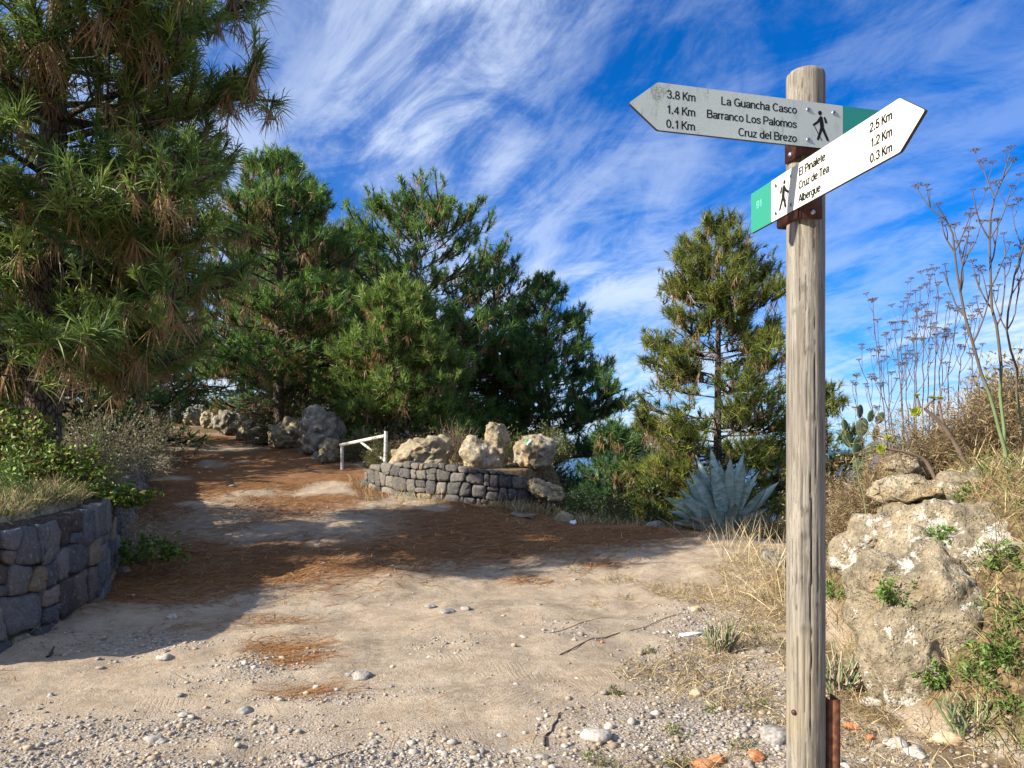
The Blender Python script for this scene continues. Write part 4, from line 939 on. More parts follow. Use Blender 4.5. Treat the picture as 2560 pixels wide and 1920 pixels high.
    def plate(outline, O, e, n, t, mat, emat, parent, name, front=0.0):
        """outline: (u,v) loop, counter-clockwise seen from the front; real thickness t behind the face."""
        o = np.array(outline); m = len(o)
        f = O + o[:, :1] * e + np.outer(o[:, 1], UPV[0]) + n * front; bk = f - n * t
        V = np.concatenate([f, bk]); me = bpy.data.meshes.new(name)
        pl = np.zeros(3); q = parent
        while q is not None: pl += np.array(q.location); q = q.parent
        fs = [tuple(range(m)), tuple(range(2 * m - 1, m - 1, -1))] + [(i, m + i, m + (i + 1) % m, (i + 1) % m) for i in range(m)]
        me.from_pydata([tuple(v) for v in (V - pl)], [], fs); me.materials.append(M[mat]); me.materials.append(M[emat])
        for i, p_ in enumerate(me.polygons): p_.material_index = 0 if i < 1 else 1
        me.update(); o_ = bpy.data.objects.new(name, me); link(o_, parent); return o_
    def rounded(pts, r=.006, k=4):
        pts = np.array(pts, float); out = []
        for i in range(len(pts)):
            a, b_, c_ = pts[i - 1], pts[i], pts[(i + 1) % len(pts)]
            p_, q_ = b_ + unit(a - b_) * r, b_ + unit(c_ - b_) * r
            for t in np.linspace(0, 1, k): out.append((1 - t) ** 2 * p_ + 2 * t * (1 - t) * b_ + t * t * q_)
        return out
    def limb(path, w, O, e, n, parent, name, lift=.0012):
        """a round-ended stroke of the hiker symbol"""
        path = np.array(path, float); w = np.broadcast_to(w, (len(path),)); out_l, out_r = [], []
        tg = unit(np.gradient(path, axis=0)); nr = np.stack([-tg[:, 1], tg[:, 0]], 1)
        Lp, Rp = path + nr * w[:, None] / 2, path - nr * w[:, None] / 2
        cap = lambda c, d, r: [c + r * (math.cos(a) * d + math.sin(a) * np.array([d[1], -d[0]])) for a in np.linspace(-math.pi / 2, math.pi / 2, 7)[1:-1]]
        loop = list(Lp) + cap(path[-1], tg[-1], w[-1] / 2) + list(Rp[::-1]) + cap(path[0], -tg[0], w[0] / 2)
        return np.array(loop)[::-1]
    def hiker(O, e, n, parent, mir):
        mm = (lambda p: [(-x, y) for x, y in p]) if mir else (lambda p: p)
        strokes = [([(-.0802, .0250), (-.0845, .0195), (-.0909, .0098), (-.0985, .0045), (-.1055, -.0002)], [.0085, .0082, .0075, .0072, .0070]),
                   ([(-.0795, .0235), (-.0778, .0115), (-.0762, .0), (-.0757, -.0100)], [.0115, .0135, .0140, .0130]),
                   ([(-.0775, -.0080), (-.0835, -.0250), (-.0905, -.0430)], [.0105, .0085, .0080]),
                   ([(-.0735, -.0080), (-.0655, -.0240), (-.0555, -.0425)], [.0105, .0090, .0085]),
                   ([(-.1042, -.0025), (-.0763, -.0468)], [.0024, .0024]),
                   ([(-.0668, .0255), (-.0618, .0125)], [.0060, .0090])]
        b = MB()
        def addpoly(pl, lift):
            pl = np.array(pl); c_ = pl.mean(0); V = np.concatenate([pl, [c_]]); V3 = O + V[:, :1] * e + np.outer(V[:, 1], UPV[0]) + n * lift
            m = len(pl); b.add(V3, np.stack([np.arange(m), np.roll(np.arange(m), -1), np.full(m, m)], 1))
        for k_, (pth, w) in enumerate(strokes):
            pth = np.array(mm(pth), float); w = np.array(w) * (1.25 if mir else 1.0)
            for i in range(len(pth) - 1):     # convex pieces keep the fan clean
                pc = limb(pth[i:i + 2], w[i:i + 2], O, e, n, parent, ''); addpoly(pc, .0003 + .00003 * k_ + .00001 * i)
        hc = np.array(mm([(-.0831, .0385)])[0]); a = np.arange(20) * 2 * np.pi / 20; addpoly(np.c_[hc[0] + .0068 * np.cos(a), hc[1] + .0072 * np.sin(a)], .0003)
        b.build('hiker_symbol', M['ink'], parent)
    def board(O, ang, mirror, texts, white, green, label, ghost, k=1.0):
        UPV[0] = np.array([0, 0, k]); STW[0] = .185 if mirror else .135
        e = np.array([math.cos(ang), math.sin(ang), 0.0]); e = -e if not mirror else e          # screen-right along the board
        n = np.cross(e, [0, 0, 1.0]); e = e * k; sg = 1 if mirror else -1
        f = lambda pts: rounded([(sg * u, v) for u, v in (pts if mirror else pts[::-1])])
        bd = plate(f([(.0005, -H / 2), (LB, -H / 2), (LB + LT, 0), (LB, H / 2), (.0005, H / 2)]), O, e, n, TH_, white, 'edge', root, 'sign_board')
        bd['label'] = label
        plate([(sg * u, v) for u, v in ([(-LG, -H / 2), (-.0005, -H / 2), (-.0005, H / 2), (-LG, H / 2)] if mirror else [(-.0005, -H / 2), (-LG, -H / 2), (-LG, H / 2), (-.0005, H / 2)])], O, e, n, TH_, green, 'edge', bd, 'colour_panel')
        for (tx, uL, uR, v) in texts: text_mesh(tx, uL, uR, v, .0249, O, e, n, bd)
        text_mesh('91' if mirror else 'C', ghost[0], ghost[1], ghost[2], .026, O, e, n, bd, 'ghost', 'faded_lettering')
        hiker(O, e, n, bd, mirror)
        for (u, v) in [(-.124, .0447), (-.0325, .0447), (-.124, -.0481), (-.0325, -.0481)]:
            u = -u if mirror else u
            c_ = O + u * e + UPV[0] * v; bolt(c_, n, .0078, .0022, bd, 'screw', 'zinc', 14); bolt(c_ + n * .0021, n, .0028, .0012, bd, 'screw_socket', 'ink', 8)
        return e / k, n, bd
    KU = 1.024; AU = np.array([1.0372 * KU, 2.4063 * KU, 1.0045 * KU + CAM_H]); AL = np.array([.8779, 2.6021, .8367 + CAM_H])
    eU, nU, bU = board(AU, 3.3906, False, [('3.8 Km', -.6007, -.5081, .0262), ('1.4 Km', -.5993, -.5089, -.0183), ('0.1 Km', -.6027, -.5098, -.0603), ('La Guancha Casco', -.4232, -.1647, .0268), ('Barranco Los Palomos', -.4708, -.165, -.0173), ('Cruz del Brezo', -.3661, -.165, -.0608)],
          'sign_dirty', 'sign_teal', 'algae-stained white arrow board pointing to La Guancha Casco', (.055, .078, -.005), KU)
    eL, nL, bL = board(AL, -1.3725, True, [('El Pinalete', .1668, .309, .0288), ('Cruz de Tea', .1654, .3269, -.0135), ('Albergue', .1638, .2847, -.0563), ('2.5 Km', .5089, .6017, .0275), ('1.2 Km', .5173, .602, -.0155), ('0.3 Km', .5118, .602, -.0567)],
          'sign_white', 'sign_green', 'bright white arrow board pointing to El Pinalete', (-.098, -.062, .005))
    # steel brackets between boards and post
    def bracket(O, e, n, z0, z1, u0, u1, cur):
        pc = np.array([POST[0], POST[1], 0]); c_ = O + e * ((pc - O) @ e); off = (np.array([POST[0], POST[1], 0]) - np.array([c_[0], c_[1], 0])) @ (-n)
        b = MB(); gap = off - TH_ - .002
        def slab(u_a, u_b, d_a, d_b, za, zb):
            V = []; 
            for zz_ in (za, zb):
                for (u_, d_) in ((u_a, d_a), (u_b, d_a), (u_b, d_b), (u_a, d_b)): V.append(np.array([POST[0], POST[1], 0]) + e * u_ + n * d_ + np.array([0, 0, zz_]))
            b.add(np.array(V), np.array([[0, 3, 2, 1], [4, 5, 6, 7], [0, 1, 5, 4], [1, 2, 6, 5], [2, 3, 7, 6], [3, 0, 4, 7]]))
        slab(u0, u1, gap, gap - .006, z0, z1)                                  # back plate behind the board
        slab(u0, u0 + .006, gap - .0061, -.015, z0, z1); slab(u1 - .006, u1, gap - .0061, -.015, z0, z1)   # cheeks gripping the post
        slab(u0 + .0061, u1 - .0061, PR + .008, PR + .002, z0 + .002, z1 - .002)
        o = b.build('bracket', M['bracket'], root)
        for (u_, d_, nn_) in ((u1, .02, e), (u0, .02, -e)):
            for zz_ in (z0 + .018, z1 - .018): bolt(np.array([POST[0], POST[1], zz_]) + e * u_ + n * d_, nn_, .0085, .010, o, 'bolt')
        return o
    bracket(AU, eU, nU, AU[2] - .092, AU[2] + .05, -.068, .068, 0)
    bracket(AL, eL, nL, AL[2] - .098, AL[2] + .05, -.068, .068, 0)
build_signpost()

# ------------------------------------------------------------------ white barrier, metal posts
def build_barrier():
    L = P(855, 1168, 16.4); Rr = P(962, 1188, 15.4)
    L[2] = gz(L[0], L[1]); Rr[2] = gz(Rr[0], Rr[1])
    root = empty('road_barrier', (L + Rr) / 2, 'white painted tube barrier with diagonal brace beside the track', 'barrier')
    lt = P(855, 1114, 16.4); rt = P(965, 1078, 15.4); rj = P(962, 1090, 15.4)
    def bar(name, a, b, r): V, q = tubes(np.array([[a, a * .5 + b * .5, b]]), np.full((1, 3), r), 12); mesh(name, V, q, M['barrier'], root, None, True)
    bar('post', np.array([L[0], L[1], L[2] - .2]), lt, .034); bar('post', np.array([Rr[0], Rr[1], Rr[2] - .2]), rt, .036)
    bar('rail', lt + [-.03, 0, .01], rj + [.0, -.0, 0], .036)
    mid = lt + (rj - lt) * .44; bar('brace', mid, P(962, 1152, 15.4), .026)
build_barrier()
for (px, py, lab) in [(428, 1016, 'grey metal post with a rounded cap at the track bend'), (380, 1020, 'thin metal post against the dry scrub at the track bend')]:
    t = P(px, py, 30.5); g = gz(t[0], t[1]); root = empty('metal_post', (t[0], t[1], g), lab, 'post', 'metal posts at the track bend')
    h = max(t[2], g + .65); V, q = tubes(np.array([[(t[0], t[1], g - .2), (t[0], t[1], (g + h) / 2), (t[0], t[1], h)]]), np.full((1, 3), .045), 12); mesh('shaft', V, q, M['zinc'], root, None, True)
    V, T = ico(2); mesh('cap', V * [.05, .05, .04] + [t[0], t[1], h], T, M['barrier'], root, None, True)

# ------------------------------------------------------------------ shrubs and herbs
def bush(name, label, cat, c, rad, ntw, nlv, lL, lW, cols, twcol=(.16, .12, .08), tw_r=.004, shape='dome', group=None, seed=1, lean=(0, 0), brown=0.0, spread=.10, leafkind='leaf', mat='leaf', wig=.16, flowers=None):
    """stems radiating from the foot, leaves set along their outer halves"""
    global RNG
    RNG = np.random.default_rng(seed); c = np.asarray(c, float); rx, ry, h = rad
    root = empty(name, c, label, cat, group)
    az = RNG.uniform(0, 2 * np.pi, ntw); el = np.arccos(RNG.uniform(0.0, 1, ntw)) if shape == 'dome' else np.arccos(RNG.uniform(.55, 1, ntw))
    k = RNG.uniform(.62, 1.08, ntw) * (1 + .22 * fbm(np.stack([np.cos(az) * 1.7, np.sin(az) * 1.7, el * 1.5 + seed], 1), 2, seed))
    tip = np.stack([np.cos(az) * np.sin(el) * rx, np.sin(az) * np.sin(el) * ry, np.cos(el) * h], 1) * k[:, None] + np.outer(k * np.cos(el), [lean[0], lean[1], 0])
    st = np.stack([np.cos(az) * rx * .16, np.sin(az) * ry * .16, np.full(ntw, -.04)], 1) * RNG.uniform(.2, 1.6, (ntw, 1))
    n = 6; t = np.linspace(0, 1, n)
    path = st[:, None] * (1 - t)[None, :, None] + tip[:, None] * t[None, :, None]
    path[:, :, 2] += (np.sin(t * np.pi)[None] * (.12 * h * RNG.uniform(.2, 1.2, (ntw, 1))))
    Ls = np.linalg.norm(tip - st, axis=1); path[:, 1:] += np.cumsum(RNG.normal(0, 1, (ntw, n - 1, 3)), 1) * (Ls * wig / n)[:, None, None]
    path += c
    m = MB(); V, q = tubes(path, np.linspace(1, .35, n)[None] * tw_r * RNG.uniform(.7, 1.3, (ntw, 1)), 3); m.add(V, q, twcol)
    # side twigs
    i = RNG.integers(0, ntw, int(ntw * 1.2)); f = RNG.uniform(.35, .95, len(i)); x = f * (n - 1); j = np.minimum(x.astype(int), n - 2); pos = path[i, j] + (path[i, j + 1] - path[i, j]) * (x - j)[:, None]
    d = unit(unit(path[i, j + 1] - path[i, j]) + RNG.normal(0, .7, (len(i), 3))); sp = grow(pos, d, Ls[i] * RNG.uniform(.12, .32, len(i)), 3, RNG.uniform(-.2, .6, len(i)), .15)
    V, q = tubes(sp, np.linspace(.7, .3, 3)[None].repeat(len(i), 0) * tw_r, 3); m.add(V, q, twcol)
    m.build('stems', M['twig'], root)['kind'] = 'stuff'
    if nlv:
        allp = np.concatenate([path[:, 2:].reshape(-1, 3), sp.reshape(-1, 3), sp.reshape(-1, 3)]); i = RNG.integers(0, len(allp), nlv)
        bs = allp[i] + RNG.normal(0, spread * min(rx, ry, h), (nlv, 3)); bs[:, 2] = np.maximum(bs[:, 2], c[2] - .02)
        out = unit(bs - (c + [0, 0, h * .25])); d = unit(out * .7 + RNG.normal(0, .6, (nlv, 3)) + [0, 0, .15])
        cc = np.array(cols); u = RNG.random(nlv); k2 = RNG.integers(0, len(cc), nlv); col = cc[k2] * RNG.uniform(.75, 1.25, (nlv, 1))
        cl = fbm(bs * 3.5 / max(rx, .4), 2, seed + 3)[:, None]; col = col * (1 + .28 * cl)
        sz = RNG.uniform(.6, 1.25, nlv)
        if leafkind == 'leaf': V, T, vp = leaves(bs, d, lL * sz, lW * sz)
        else: V, T, vp = strips(bs, d, lL * sz, lW * sz, .15, 1)
        b = MB(); b.add(V, T, np.repeat(col, vp, 0)); b.build('foliage', M[mat], root)['kind'] = 'stuff'
    if flowers:
        nf, fc, fs = flowers; allp = path[:, -2:].reshape(-1, 3); i = RNG.integers(0, len(allp), nf); bs = allp[i] + RNG.normal(0, .12 * min(rx, h), (nf, 3)); b = MB()
        for a in range(5):
            d = unit(np.c_[np.cos(a * 1.2566) + 0 * bs[:, 0], np.sin(a * 1.2566) + 0 * bs[:, 0], .35 + 0 * bs[:, 0]]); V, T, vp = leaves(bs, d, fs, fs * .8, .1); b.add(V, T, fc)
        b.build('flowers', M['leaf'], root)['kind'] = 'stuff'
    return root
def grass_pts(xy, L, w, cols, tilt=.35, droop=.35, n_per=1, seg=2, flow=None):
    xy = np.repeat(np.asarray(xy), n_per, 0); N = len(xy); xy = xy + RNG.normal(0, .025, (N, 2)); z = ground_z(xy[:, 0], xy[:, 1])
    d = unit(np.c_[RNG.normal(0, tilt, (N, 2)), np.ones(N)] + (np.asarray(flow) if flow is not None else 0)); cc = np.array(cols); col = cc[RNG.integers(0, len(cc), N)] * RNG.uniform(.7, 1.3, (N, 1))
    V, T, vp = strips(np.c_[xy, z - .01], d, L * RNG.uniform(.35, 1.2, N), w * RNG.uniform(.6, 1.3, N), droop * RNG.uniform(.2, 1.4, N), seg)
    return V, T, np.repeat(col, vp, 0)
STRAW = [(.42, .33, .17), (.50, .41, .24), (.33, .25, .13), (.28, .20, .11), (.24, .20, .09)]
DULL = [(.19, .15, .075), (.26, .19, .10), (.14, .12, .055), (.30, .23, .13)]
GRN = [(.08, .14, .03), (.11, .17, .04), (.16, .19, .05), (.06, .10, .025)]

def t_pt(px, Y, dz=0.0):
    p = gp(px, Y); p[2] += dz; return p
# terrace above the basalt wall
BR = [(.10, .19, .025), (.15, .24, .035), (.07, .14, .022), (.20, .25, .04), (.24, .20, .05)]
bush('bramble_bush', 'leafy green bramble spilling over the basalt wall top', 'bush', t_pt(110, 8.4), (.75, .5, .62), 130, 3600, .050, .040, BR, (.13, .07, .05), .0035, seed=201, group='brambles on the terrace')
bush('bramble_bush', 'bramble with yellow-green leaves against the foot of the big pine trunk', 'bush', t_pt(40, 8.7), (.6, .5, .75), 100, 2600, .060, .048, BR[1:], (.13, .07, .05), .0035, seed=202, group='brambles on the terrace')
bush('bramble_bush', 'small bramble sprawling down the corner of the basalt wall', 'bush', np.array([-4.33, 8.45, 1.0]), (.42, .38, .22), 60, 1300, .055, .044, BR, (.13, .07, .05), .003, seed=203, group='brambles on the terrace')
bush('bramble_bush', 'bramble shoot trailing onto the track beside the basalt wall', 'bush', np.array([-4.15, 8.9, gz(-4.15, 8.9) + .18]), (.5, .3, .3), 34, 520, .05, .042, BR[:3], (.10, .06, .04), .003, seed=204, group='brambles on the terrace', lean=(.2, -.2))
bush('bracken_fern', 'bright green fern frond at the left end of the terrace', 'fern', t_pt(10, 7.2, .02), (.35, .3, .42), 22, 700, .055, .016, [(.12, .21, .04), (.15, .24, .05)], (.12, .16, .04), .003, seed=205)
PALE = [(.46, .38, .25), (.38, .31, .20), (.55, .47, .33), (.30, .26, .15)]
bush('dry_bush', 'pale straw-coloured dry bush overhanging the side of the track', 'bush', t_pt(300, 9.6, -.05), (.62, .75, .66), 260, 4200, .075, .007, PALE, (.40, .33, .23), .0032, seed=206, leafkind='strip', mat='dry', group='dry bushes on the terrace')
bush('dry_bush', 'greenish dry bush between the brambles and the big pine', 'bush', t_pt(215, 9.2, 0), (.65, .6, .55), 220, 3600, .07, .010, PALE[:2] + [(.16, .19, .06), (.22, .22, .09)], (.32, .27, .18), .003, seed=207, leafkind='strip', mat='dry', group='dry bushes on the terrace')
bush('dry_bush', 'grey tangle of dead bramble stems behind the pale dry bush', 'bush', t_pt(250, 11.6, 0), (1.3, .9, 1.05), 300, 3600, .05, .035, [(.14, .17, .06), (.10, .14, .04), (.28, .22, .13), (.20, .18, .09)], (.30, .26, .21), .004, seed=208, group='dry bushes on the terrace')
bush('dry_bush', 'farther dry bush at the shaded edge of the track', 'bush', t_pt(345, 14.0, -.05), (.75, 1.1, .65), 220, 3000, .08, .009, PALE, (.36, .31, .22), .004, seed=209, leafkind='strip', mat='dry', group='dry bushes on the terrace')
bush('dry_bush', 'dry bush beside the thin metal posts', 'bush', t_pt(345, 19.5, 0), (1.0, 1.4, .9), 200, 2600, .10, .014, DULL + PALE[:1], (.28, .24, .17), .005, seed=210, leafkind='strip', mat='dry', group='dry bushes on the terrace')
def grass_object(name, label, xy, L, w, cols, **k):
    V, T, c = grass_pts(xy, L, w, cols, **k); o = mesh(name, V, T, M['dry'], None, c); tag(o, label, 'grass', None, 'stuff'); return o
RNG = np.random.default_rng(300)
def scatter(n, x0, x1, y0, y1, cond):
    xy = np.c_[RNG.uniform(x0, x1, n), RNG.uniform(y0, y1, n)]; return xy[cond(xy[:, 0], xy[:, 1])]
inl = lambda x, y: inside(x, y, WALL + [(-60, 60), (-60, 4.0)]) & (pdist(x, y, WALL) > .16)
xy = scatter(5200, -8.5, -3.9, 5.3, 12.5, lambda x, y: inl(x, y) & (n2(x, y, 1.5, 5) > -.35)); V1 = xy
xy2 = scatter(3600, -5.6, -3.95, 5.6, 9.5, lambda x, y: inl(x, y) & (pdist(x, y, WALL) < .75))
xy3 = scatter(12000, -5.4, -3.95, 5.6, 8.6, lambda x, y: inside(x, y, WALL + [(-60, 60), (-60, 4.0)]) & (pdist(x, y, WALL) > .05) & (pdist(x, y, WALL) < .55))
grass_object('dry_grass', 'dry and green grass along the terrace above the basalt wall', np.concatenate([xy, xy2, xy3]), .30, .006, STRAW + GRN[:3], tilt=.6, droop=.5)

# behind and around the middle wall
bush('dry_bush', 'bare branching brown twig bush behind the long flat boulder', 'bush', t_pt(1140, 16.2, -.05), (.8, .5, .95), 150, 500, .05, .012, DULL, (.20, .15, .105), .006, seed=220, shape='up', leafkind='strip', mat='dry')
bush('scrub_bush', 'brown-green scrub behind the white barrier', 'bush', t_pt(905, 17.6, 0), (.9, .6, .75), 160, 2600, .06, .022, DULL + GRN[1:3], (.16, .12, .08), .004, seed=221, group='scrub behind the boulders')
bush('scrub_bush', 'green scrub growing inside the white barrier', 'bush', t_pt(945, 15.6, 0), (.42, .35, .62), 110, 1700, .05, .014, GRN + DULL[:2], (.14, .13, .06), .003, seed=222, group='scrub behind the boulders', shape='up')
bush('scrub_bush', 'rusty scrub between the barrier and the bare twig bush', 'bush', t_pt(1030, 17.0, 0), (.8, .5, .7), 160, 2400, .06, .020, DULL + [(.22, .13, .06)], (.17, .12, .08), .004, seed=223, group='scrub behind the boulders')
bush('scrub_bush', 'grassy green scrub behind the two-humped boulder', 'bush', t_pt(1250, 16.2, 0), (.7, .5, .62), 150, 2600, .07, .016, [(.14, .16, .05), (.20, .19, .07), (.10, .12, .035)], (.18, .15, .07), .003, seed=224, group='scrub behind the boulders')
bush('scrub_bush', 'pale green scrub behind the round marked boulder', 'bush', t_pt(1370, 15.4, .1), (.62, .5, .75), 150, 2700, .06, .018, [(.13, .16, .05), (.18, .19, .07), (.09, .12, .035)], (.18, .15, .07), .003, seed=225, group='scrub behind the boulders')
bush('scrub_bush', 'dark scrub closing the gap under the young pine', 'bush', t_pt(1000, 19.2, 0), (1.3, .7, 1.0), 170, 3000, .07, .03, [(.05, .08, .025), (.09, .10, .04), (.16, .13, .07)], (.12, .09, .06), .005, seed=226, group='scrub behind the boulders')
bush('scrub_bush', 'dark scrub left of the bare sapling behind the roadside boulders', 'bush', t_pt(730, 22.5, 0), (1.5, .9, 1.9), 220, 4600, .09, .035, [(.035, .06, .02), (.06, .085, .025), (.11, .10, .04)], (.11, .08, .055), .007, seed=227, group='scrub behind the boulders')
bush('scrub_bush', 'tall dark heath with pale flower spikes behind the roadside boulders', 'bush', t_pt(790, 23.5, 0), (1.4, .9, 2.3), 240, 4600, .10, .02, [(.04, .07, .02), (.07, .09, .03), (.15, .15, .06)], (.11, .08, .055), .007, seed=228, group='scrub behind the boulders', leafkind='strip')
bush('scrub_bush', 'yellow-green rounded shrub at the far bend of the track', 'bush', t_pt(545, 29.5, 0), (.75, .6, 1.15), 160, 3600, .09, .022, [(.14, .16, .02), (.18, .19, .03), (.09, .11, .02)], (.12, .10, .04), .006, seed=229, group='scrub behind the boulders', leafkind='strip')
bush('scrub_bush', 'russet dry shrub right of the yellow-green one', 'bush', t_pt(655, 26.0, 0), (.85, .6, 1.4), 190, 3400, .10, .022, [(.26, .17, .08), (.20, .14, .06), (.13, .12, .04)], (.18, .12, .08), .006, seed=230, group='scrub behind the boulders', leafkind='strip')
bush('scrub_bush', 'black-green thicket in the shade at the end of the track', 'bush', t_pt(450, 35.0, 0), (3.6, 1.2, 2.6), 260, 4600, .16, .06, [(.03, .05, .018), (.05, .07, .025)], (.07, .05, .04), .01, seed=231, group='scrub behind the boulders')
bush('scrub_bush', 'dark thicket between the narrow dark pine and the bare twig bush', 'bush', t_pt(1190, 24.0, 0), (2.0, 1.0, 2.3), 230, 4200, .13, .05, [(.03, .06, .02), (.05, .08, .025)], (.08, .06, .04), .008, seed=232, group='scrub behind the boulders')
bush('scrub_bush', 'dark thicket at the foot of the spreading pine', 'bush', t_pt(1370, 21.5, 0), (1.6, 1.0, 2.6), 230, 4200, .12, .05, [(.03, .06, .02), (.05, .085, .025)], (.08, .06, .04), .008, seed=233, group='scrub behind the boulders')
bush('flowering_bush', 'round bush dotted with small cream flowers below the marked boulder', 'bush', t_pt(1442, 13.75, -.05), (.56, .45, .66), 190, 3600, .045, .020, [(.09, .15, .03), (.13, .19, .045), (.07, .11, .025)], (.12, .12, .05), .003, seed=240, flowers=(320, (.62, .60, .36), .022))
HOL = [(.035, .065, .02), (.055, .09, .025), (.08, .12, .03)]
bush('hollow_bush', 'glossy dark bush filling the hollow below the track edge', 'bush', t_pt(1570, 15.8, -.1), (1.0, .8, 1.55), 220, 4600, .075, .04, HOL, (.08, .06, .04), .005, seed=241, group='bushes in the hollow')
bush('hollow_bush', 'olive leafed bush right of the cream-flowered one', 'bush', t_pt(1530, 14.7, -.1), (.55, .5, 1.0), 160, 2600, .055, .026, [(.10, .13, .03), (.14, .16, .045), (.07, .09, .025)], (.12, .09, .06), .004, seed=242, group='bushes in the hollow')
bush('hollow_bush', 'dark bush in the hollow left of the agave', 'bush', t_pt(1665, 16.5, -.1), (1.0, .8, 1.6), 220, 4000, .08, .04, HOL[:2], (.08, .06, .04), .005, seed=243, group='bushes in the hollow')
bush('hollow_bush', 'low olive scrub at the brink left of the agave foot', 'bush', t_pt(1735, 12.9, -.02), (.5, .35, .42), 150, 2300, .05, .016, [(.13, .14, .04), (.18, .17, .06), (.09, .10, .03)], (.14, .11, .06), .003, seed=244, group='bushes in the hollow')
bush('hollow_bush', 'dry thicket hugging the agave foot on the right', 'bush', t_pt(1925, 12.2, -.02), (.62, .5, .6), 200, 3000, .07, .012, DULL + STRAW[:2], (.24, .18, .10), .0035, seed=245, group='bushes in the hollow', leafkind='strip', mat='dry')
bush('hollow_bush', 'russet dry thicket right behind the wooden post', 'bush', t_pt(2075, 9.6, 0), (.6, .5, .72), 220, 3600, .055, .020, [(.24, .14, .06), (.18, .13, .05), (.11, .12, .04), (.28, .21, .11)], (.22, .15, .09), .003, seed=246, group='bushes in the hollow')
RNG = np.random.default_rng(301)
def around(pts, n, sd):
    return np.concatenate([np.array(p)[:2] + RNG.normal(0, sd, (n, 2)) for p in pts])
grass_object('dry_grass', 'straw grass along the foot of the rubble wall', np.concatenate([around([gp(x, 13.35) for x in (1290, 1320, 1350, 1380, 1240)], 110, .16), around([gp(x, 13.6) for x in (1000, 930, 1080)], 60, .14), around([gp(x, 14.8) for x in (900, 930)], 70, .2)]), .34, .008, STRAW, tilt=.4)
grass_object('dry_grass', 'tufts of straw grass along the brink of the drop', np.concatenate([around([gp(x, 13.1) for x in (1470, 1490, 1510, 1560, 1590, 1620)], 70, .13), around([gp(x, 12.7) for x in (1455,)], 130, .10), around([gp(x, 12.7) for x in (1700, 1760, 1820, 1870)], 70, .18)]), .34, .008, STRAW[:3] + DULL[:2], tilt=.45)
grass_object('scrub_litter', 'dead stalks and scrub covering the ground behind the rubble wall', scatter(5200, -7, 2.2, 14.2, 24, lambda x, y: (y > 14.4 + np.interp(x, [-8, -4, -2.4, -1, 2], [12, 4.2, .9, .2, .2]))), .32, .014, DULL + STRAW[2:] + GRN[2:], tilt=.5)

